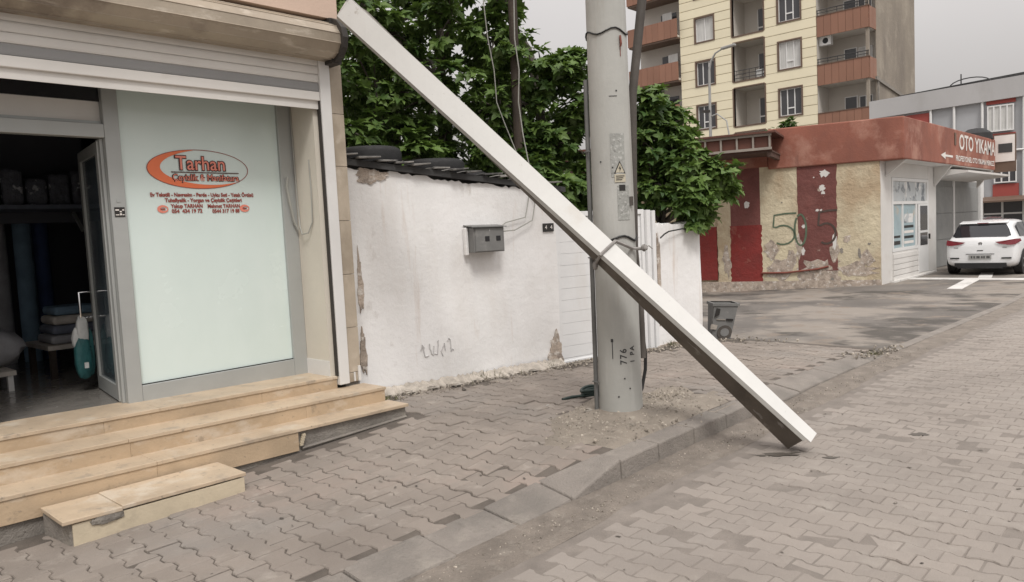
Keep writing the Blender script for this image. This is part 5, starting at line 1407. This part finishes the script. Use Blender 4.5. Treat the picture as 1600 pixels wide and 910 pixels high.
wbox(6.245, 6.385, -.02, -.006, 1.60, 1.69, 1.60, 1.69).build('plate', 'print_black', nb, bevel=.003)
for xx in (6.28, 6.35): text_part('digit', '4', .062, 'sign_white', nb, wall_pt(xx, -.0215, 1.645), (WD.x, WD.y, 0), (0, 0, 1))
tag(MB().tube([(6.07, 5.9, 4.6), (6.086, 5.9, 4.159), (6.126, 5.9, 3.754), (6.202, 5.9, 3.417), (6.217, 5.9, 3.068), (6.314, 5.88, 2.828), (6.40, 5.8, 2.5), (6.2, 5.45, 2.15)], .006, 6).build('hanging_wire', 'cable_grey', smooth=True), 'thin grey wire hanging left of the dark wooden post before the tree', 'wire')
tag(MB().tube([(6.37, 5.7, 4.6), (6.365, 5.7, 4.163), (6.345, 5.7, 3.745), (6.394, 5.7, 3.404), (6.358, 5.7, 3.05), (6.385, 5.68, 2.7), (6.37, 5.6, 2.36), (6.063, 5.36, 2.105), (6.13, 5.33, 1.9), (6.076, 5.33, 1.729), (5.847, 5.38, 1.634), (5.65, 5.39, 1.627)], .007, 6).build('hanging_wire', 'cable_grey', smooth=True), 'pale wire running down the dark wooden post to the meter box', 'wire')
tag(MB().tube([(6.08, 5.36, 2.0), (6.0, 5.36, 1.765), (5.755, 5.42, 1.716), (5.64, 5.40, 1.667)], .006, 6).build('hanging_wire', 'cable_grey', smooth=True), 'short upper wire entering the meter box from the right', 'wire')
tag(MB().tube([(7.83, 4.85, 1.458), (7.92, 4.85, 1.50), (8.022, 4.85, 1.529), (8.279, 4.82, 1.552), (8.527, 4.79, 1.528)], .009, 6).build('wall_wire', 'cable_black', smooth=True), 'dark wire arching over the short wall right of the gate', 'wire')
post = tag(MB().tube([(6.93, 6.25, -.3), (6.93, 6.25, 2.5), (6.96, 6.25, 5.6)], [.062, .058, .052], 10).build('wooden_post', 'wood_dark', smooth=True), 'dark thin wooden post rising behind the white wall among leaves', 'post')

# ------------------------------------------------------------------ bin, stones, weeds, stains
bn_ = thing('plastic_bin', 'battered grey plastic bin standing at the end of the white wall', 'bin', (9.35, 4.95, .04))
bq = Vector((9.33, 4.92)); b1 = Vector((.68, -.73)); b2 = Vector((.73, .68)); z0b = SW(9.33, 4.92)
def bp_(a, b, z): p = bq + b1 * a + b2 * b; return (p.x + .10 * z + .03 * b, p.y - .11 * z, z0b + z - .05 * a)
def bring(h, ax_, bx_, z): return [bp_(-ax_, -bx_, z), bp_(ax_, -bx_, z), bp_(ax_, bx_, z), bp_(-ax_, bx_, z)]
outer0, outer1 = bring(0, .125, .12, .0), bring(0, .165, .16, .47)
in0, in1 = bring(0, .115, .11, .02), bring(0, .152, .147, .47)
MB().add(outer0 + outer1 + in1 + in0, [(3, 2, 1, 0), (0, 1, 5, 4), (1, 2, 6, 5), (2, 3, 7, 6), (3, 0, 4, 7), (4, 5, 9, 8), (5, 6, 10, 9), (6, 7, 11, 10), (7, 4, 8, 11), (8, 9, 13, 12), (9, 10, 14, 13), (10, 11, 15, 14), (11, 8, 12, 15), (12, 13, 14, 15)]).build('tub', 'bin_grey', bn_, bevel=.01)
rm = bring(0, .178, .172, .45); rm2 = bring(0, .180, .174, .485)
MB().add(rm + rm2 + bring(0, .15, .145, .486), [(0, 1, 5, 4), (1, 2, 6, 5), (2, 3, 7, 6), (3, 0, 4, 7), (4, 5, 9, 8), (5, 6, 10, 9), (6, 7, 11, 10), (7, 4, 8, 11), (3, 2, 1, 0)][:8]).build('rim', 'bin_grey', bn_)
MB().prism([bp_(-.135, -.166, .30), bp_(-.075, -.166, .33), bp_(-.07, -.170, .41), bp_(-.12, -.170, .42)], (.01, .01, 0)).build('broken_hole', 'print_black', bn_)
MB().prism([bp_(.03, -.158, .255), bp_(.12, -.158, .25), bp_(.12, -.162, .275), bp_(.03, -.162, .28)], (.012, .012, 0)).build('slot', 'print_black', bn_)
MB().prism([bp_(-.10, -.155, .262), bp_(.02, -.155, .258), bp_(.02, -.160, .268), bp_(-.10, -.160, .272)], (.01, .01, 0)).build('band', 'rubble', bn_)
MB().prism([bp_(.03 + .10 * math.cos(2 * math.pi * k / 16), -.138, .095 + .095 * math.sin(2 * math.pi * k / 16)) for k in range(16)], (.02, .02, 0)).build('wheel', 'dark_pipe', bn_)
MB().prism([bp_(.03 + .06 * math.cos(2 * math.pi * k / 12), -.143, .095 + .055 * math.sin(2 * math.pi * k / 12)) for k in range(12)], (.02, .02, 0)).build('wheel_hub', 'bin_grey', bn_)
MB().prism([bp_(-.17, -.150, .14), bp_(-.09, -.150, .13), bp_(-.08, -.155, .19), bp_(-.16, -.155, .21)], (.01, .01, 0)).build('torn_label', 'rubble', bn_)
def stone(loc, s, label, seed, m='rubble', group='loose stones along the foot of the white wall'):
    v, f = rock(seed)
    o = MB().add([(loc[0] + a * s[0], loc[1] + b * s[1], loc[2] + c * s[2] + s[2] * .5) for a, b, c in v], f).build('stone', m)
    tag(o, label, 'stone', group)
stone((4.66, 3.60, .16), (.035, .03, .03), 'round brown stone on the gravel just left of the pole', 81, group=None)
r = random.Random(9)
spots = [(4.30, .10, .07, 'pale rubble chunk at the wall foot closest to the shop steps'), (4.52, .14, .06, 'second pale rubble chunk along the wall foot from the steps'), (4.78, .11, .06, 'third pale rubble chunk along the wall foot from the steps'), (5.02, .16, .05, 'fourth pale rubble chunk along the wall foot, left of the meter box'), (5.30, .12, .05, 'rubble chunk at the wall foot straight below the meter box'), (5.66, .10, .05, 'rubble chunk at the wall foot just right of the meter box'), (5.95, .13, .05, 'rubble chunk at the wall foot near the broken plaster'), (6.25, .12, .06, 'rubble chunk lying below the broken plaster by the gate')]
for k, (x_, o_, s_2, lb) in enumerate(spots):
    p = wall_pt(x_, -o_); stone((p[0], p[1], SW(p[0], p[1])), (s_2 * 1.4, s_2, s_2 * .4), lb, 90 + k)
p = wall_pt(4.95, -.42); stone((p[0], p[1], SW(p[0], p[1])), (.03, .025, .022), 'small dark lump on the pavers in front of the white wall', 120, 'cement', None)
# mortar ledge at the wall foot
mb = MB(); r = random.Random(2); vs = []; NN = 90
for k in range(NN + 1):
    x_ = lerp(4.15, 6.40, k / NN); wd = .10 + .06 * math.sin(k * .35) * r.random() + .04 * r.random()
    for o_, h in ((-.012, .055 + .03 * r.random()), (-wd * .5, .03 + .02 * r.random()), (-wd, .008), (-wd - .01, -.03)):
        q = wall_pt(x_, o_); vs.append((q[0], q[1], SW(q[0], q[1]) + h))
mb.add(vs, [(k * 4 + j, (k + 1) * 4 + j, (k + 1) * 4 + j + 1, k * 4 + j + 1) for k in range(NN) for j in range(3)])
mb.build('mortar_ledge', 'rubble', yw)
wd_ = []
rr_ = random.Random(4)
for (cx, cy, n_, hh) in [(8.95, 2.80, 60, .07), (5.35, wall_y(5.35) - .05, 40, .09), (5.6, wall_y(5.6) - .06, 30, .07), (8.05, wall_y(8.05) - .05, 40, .08), (4.2, 5.55, 30, .06), (6.2, wall_y(6.2) - .07, 30, .07)]:
    for k in range(n_):
        a = rr_.random() * 6.28; d = abs(rr_.gauss(0, .06)); x_, y_ = cx + d * math.cos(a) * 1.5, min(cy + d * math.sin(a), wall_y(cx) - .01); h = hh * rr_.uniform(.4, 1.2)
        z_ = SW(x_, y_); dx, dy = rr_.gauss(0, .03), rr_.gauss(0, .03)
        wd_.append([(x_ - .004, y_, z_), (x_ + .004, y_, z_), (x_ + dx, y_ + dy, z_ + h)])
mb = MB()
for t_ in wd_: mb.poly(t_)
stuff(mb.build('weeds', 'weed', fix=False))
def stain(pts, z, name='damp_stain'):
    struct(MB().poly([(x_, y_, z) for x_, y_ in pts]).build(name, 'damp', fix=False))
def wob(cx, cy, a, b, rot, seed, n=20):
    r = random.Random(seed)
    out = []
    for k in range(n):
        q = 2 * math.pi * k / n; e = r.uniform(.55, 1.2); x_, y_ = a * math.cos(q) * e, b * math.sin(q) * e
        out.append((cx + x_ * math.cos(rot) - y_ * math.sin(rot), cy + x_ * math.sin(rot) + y_ * math.cos(rot)))
    return out
stain(wob(4.90, 2.17, .16, .045, R_(-48), 1), 0.0048); stain(wob(5.02, 1.86, .06, .022, R_(-48), 2), 0.0048)
stain(wob(5.9, 1.55, .07, .05, R_(-48), 3), 0.0048)
# litter flecks
inst = []
for k in range(420):
    x_ = random.uniform(1.2, 9.5); y_ = random.uniform(-1.5, 5.2)
    if 2.5 < y_ < 3.1 or (y_ > 4.4 and x_ < 4) or y_ > wall_y(x_) - .1: continue
    z_ = G(x_) if y_ < 2.6 else SW(x_, y_); s = random.uniform(.003, .009)
    inst.append((np.array(xf((x_, y_, z_ + .004), 0, 0, random.random() * 6, (s * random.uniform(1, 3), s, s * .3))), random.random()))
joined('litter', 'litter', None, inst, rv, rf)

# ================================================================== FIG TREES
def leaf_geo():
    m_ = [(0, 0), (0, .28), (0, .56), (0, 1.0)]
    rgt = [(.22, -.06), (.42, .10), (.26, .28), (.46, .55), (.20, .58), (.13, .82)]
    P = m_ + rgt + [(-x_, y_) for x_, y_ in rgt]
    vs = [(x_, y_, .22 * abs(x_) - .30 * y_ * y_ + .03 * math.sin(9 * x_ + 5 * y_)) for x_, y_ in P]
    fs = []
    for o in (4, 10):
        f = [(0, o, o + 1, o + 2), (0, o + 2, 1), (1, o + 2, o + 3, o + 4), (1, o + 4, 2), (2, o + 4, o + 5, 3)]
        fs += f if o == 4 else [q[::-1] for q in f]
    return vs, fs
LV, LF = leaf_geo()
def simple_leaf():
    P = [(0, 0), (.25, .25), (.22, .65), (0, 1), (-.22, .65), (-.25, .25)]
    return [(x_, y_, .25 * abs(x_) - .2 * y_ * y_) for x_, y_ in P], [(0, 1, 2, 3), (0, 3, 4, 5)]
SV, SF = simple_leaf()
def make_tree(name, label, cat, base, limbs, clusters, leaf=(LV, LF), lm_='leafA', size=(.085, .165), per=(11, 17), top=300, seed=1, trunk_r=.11, group=None):
    r = random.Random(seed)
    t = thing(name, label, cat, base, group)
    tr = MB()
    tr.tube([base] + limbs['trunk'], [lerp(trunk_r, trunk_r * .45, k / len(limbs['trunk'])) for k in range(len(limbs['trunk']) + 1)], 9)
    tr.build('trunk', 'bark', t, smooth=True)
    tips_all = []
    br = MB()
    tp = [Vector(p) for p in limbs['trunk']]
    for (c, rad, ntips) in clusters:
        c = Vector(c)
        a = min(tp, key=lambda q: (q - c).length + (0 if q.z < c.z else 2))
        mid = (a + c) / 2 + Vector((r.uniform(-.15, .15), r.uniform(-.15, .15), r.uniform(-.05, .15)))
        br.tube([a, mid, c], [trunk_r * .38, trunk_r * .28, trunk_r * .16], 6)
        for k in range(ntips):
            d = Vector((r.gauss(0, 1), r.gauss(0, 1), r.gauss(0, 1))).normalized()
            rr = rad * (r.random() ** .40) * r.uniform(.8, 1.12)
            p = c + Vector((d.x, d.y, d.z * .85)) * rr
            tips_all.append((p, d))
            if r.random() < .35: br.tube([c + (p - c) * .15, c + (p - c) * .6 + Vector((0, 0, .03)), p], [.014, .011, .006], 4)
    br.build('branches', 'bark', t, smooth=True)
    inst = []
    for p, d in tips_all:
        nl = r.randint(*per); a0 = r.random() * 6.28
        for k in range(nl):
            az = a0 + k * 2.4 + r.uniform(-.3, .3); el = r.uniform(-.75, .55)
            dirv = (Vector((math.cos(az) * math.cos(el), math.sin(az) * math.cos(el), math.sin(el))) + d * .35).normalized()
            nrm = (Vector((0, 0, 1)) * .9 + d * .5 + Vector((r.gauss(0, .35), r.gauss(0, .35), r.gauss(0, .2))))
            nrm = (nrm - dirv * nrm.dot(dirv)).normalized()
            xv = dirv.cross(nrm)
            s = r.uniform(*size); q = p + dirv * r.uniform(.01, .07)
            mx = Matrix(((xv.x * s, dirv.x * s, nrm.x * s, q.x), (xv.y * s, dirv.y * s, nrm.y * s, q.y), (xv.z * s, dirv.z * s, nrm.z * s, q.z), (0, 0, 0, 1)))
            inst.append((mx, q))
    inst.sort(key=lambda e: (0 if in_view(e[1]) else 1, (e[1] - CAMPOS).length))
    lv, lf = leaf
    me = MB().add(lv, lf).mesh('leaf', lm_)
    inv = Matrix.Translation(-Vector(base))
    for mx, q in inst[:top]:
        o = bpy.data.objects.new('leaf', me); col.objects.link(o)
        o.matrix_basis = mx; attach(o, t)
    rest = inst[top:]
    if rest: joined('foliage', lm_, t, [(np.array(mx), r.random()) for mx, q in rest], lv, lf)
    return t
make_tree('fig_tree', 'large leafy fig tree rising behind the wall next to the shop', 'tree', (6.75, 7.45, -.3),
          {'trunk': [(6.76, 7.46, 1.4), (6.85, 7.5, 2.6), (6.82, 7.45, 3.6), (6.9, 7.5, 4.6)]},
          [((6.11, 7.70, 4.23), .72, 44), ((5.85, 7.6, 3.41), .66, 44), ((6.67, 7.05, 4.35), .66, 40), ((6.45, 7.05, 3.37), .60, 40), ((6.15, 7.3, 2.75), .48, 30), ((5.5, 7.35, 2.80), .48, 30), ((5.55, 7.5, 4.3), .6, 34),
           ((6.3, 7.6, 5.1), .8, 30), ((5.6, 7.9, 5.0), .7, 24), ((7.3, 8.5, 4.2), .85, 40), ((7.0, 8.7, 3.2), .85, 40), ((6.3, 9.0, 3.9), .9, 40), ((6.2, 8.8, 2.8), .8, 34), ((7.2, 8.0, 2.6), .65, 30), ((5.2, 7.6, 3.5), .5, 24), ((5.95, 7.0, 2.55), .38, 24), ((6.6, 7.3, 2.6), .45, 26), ((5.1, 7.3, 2.75), .35, 16), ((7.6, 9.3, 3.7), 1.05, 60), ((6.9, 9.8, 2.9), 1.0, 50), ((7.3, 9.9, 4.9), 1.0, 46), ((6.0, 9.9, 4.0), .9, 40)], seed=5)
make_tree('fig_tree', 'tall fig tree behind the wall just left of the utility pole', 'tree', (7.95, 6.75, -.3),
          {'trunk': [(7.95, 6.75, 1.2), (7.9, 6.7, 2.3), (7.85, 6.65, 3.2), (7.75, 6.7, 4.0)]},
          [((7.10, 6.73, 4.05), .55, 36), ((7.02, 6.6, 3.17), .58, 40), ((7.45, 6.26, 3.60), .52, 36), ((7.47, 6.15, 2.70), .52, 40), ((7.62, 5.98, 2.10), .42, 30), ((7.1, 6.5, 2.45), .42, 26),
           ((7.3, 6.7, 4.7), .55, 24), ((8.1, 7.2, 3.4), .75, 40), ((8.2, 7.0, 2.5), .7, 40), ((7.7, 7.3, 4.1), .62, 30), ((8.0, 6.2, 2.95), .42, 24), ((8.05, 6.0, 2.1), .45, 28), ((7.3, 7.2, 1.9), .5, 24), ((7.72, 6.02, 3.62), .36, 22), ((7.80, 5.92, 3.10), .36, 24), ((6.75, 6.6, 2.6), .36, 22), ((8.5, 8.2, 3.0), .85, 50), ((8.4, 7.9, 2.1), .7, 36), ((8.6, 8.0, 3.8), .55, 30), ((6.9, 6.05, 2.32), .25, 14), ((7.15, 5.85, 2.15), .28, 18)], seed=8)
make_tree('fig_tree', 'low bushy fig tree spilling over the short wall right of the pole', 'tree', (9.05, 5.75, -.3),
          {'trunk': [(9.0, 5.7, .9), (8.9, 5.5, 1.6), (8.8, 5.35, 2.2), (8.75, 5.3, 2.8)]},
          [((8.55, 5.22, 2.82), .36, 26), ((8.55, 5.02, 2.40), .40, 36), ((8.86, 4.62, 2.20), .27, 20), ((8.30, 5.25, 2.15), .40, 34), ((8.53, 4.86, 1.93), .33, 28), ((8.22, 5.4, 2.7), .34, 22), ((9.1, 5.5, 2.6), .45, 26), ((8.9, 5.1, 2.05), .36, 24), ((9.05, 4.62, 2.1), .20, 11), ((8.62, 4.75, 1.70), .20, 11), ((8.55, 5.9, 2.3), .5, 26), ((8.36, 5.32, 3.18), .28, 18), ((8.75, 5.3, 3.05), .26, 14)], seed=13, trunk_r=.08)
for k, (loc, h, rad, lb) in enumerate((((34.0, 14.35, -.3), 6.0, .75, 'taller green treetop showing above the red parapet'), ((34.0, 15.25, -.3), 5.7, .60, 'smaller green treetop showing left of the taller one above the parapet'))):
    make_tree('small_tree', lb, 'tree', loc, {'trunk': [(loc[0], loc[1], 2), (loc[0], loc[1], 4), (loc[0], loc[1], h - .9)]},
              [((loc[0], loc[1], h - .75), rad, 60), ((loc[0] + .1, loc[1] + .25, h - 1.3), rad * .9, 40), ((loc[0], loc[1] - .2, h - .2), rad * .5, 24)], leaf=(SV, SF), lm_='leafB', size=(.16, .26), per=(8, 12), top=0, seed=30 + k, trunk_r=.12, group='treetops behind the car wash')
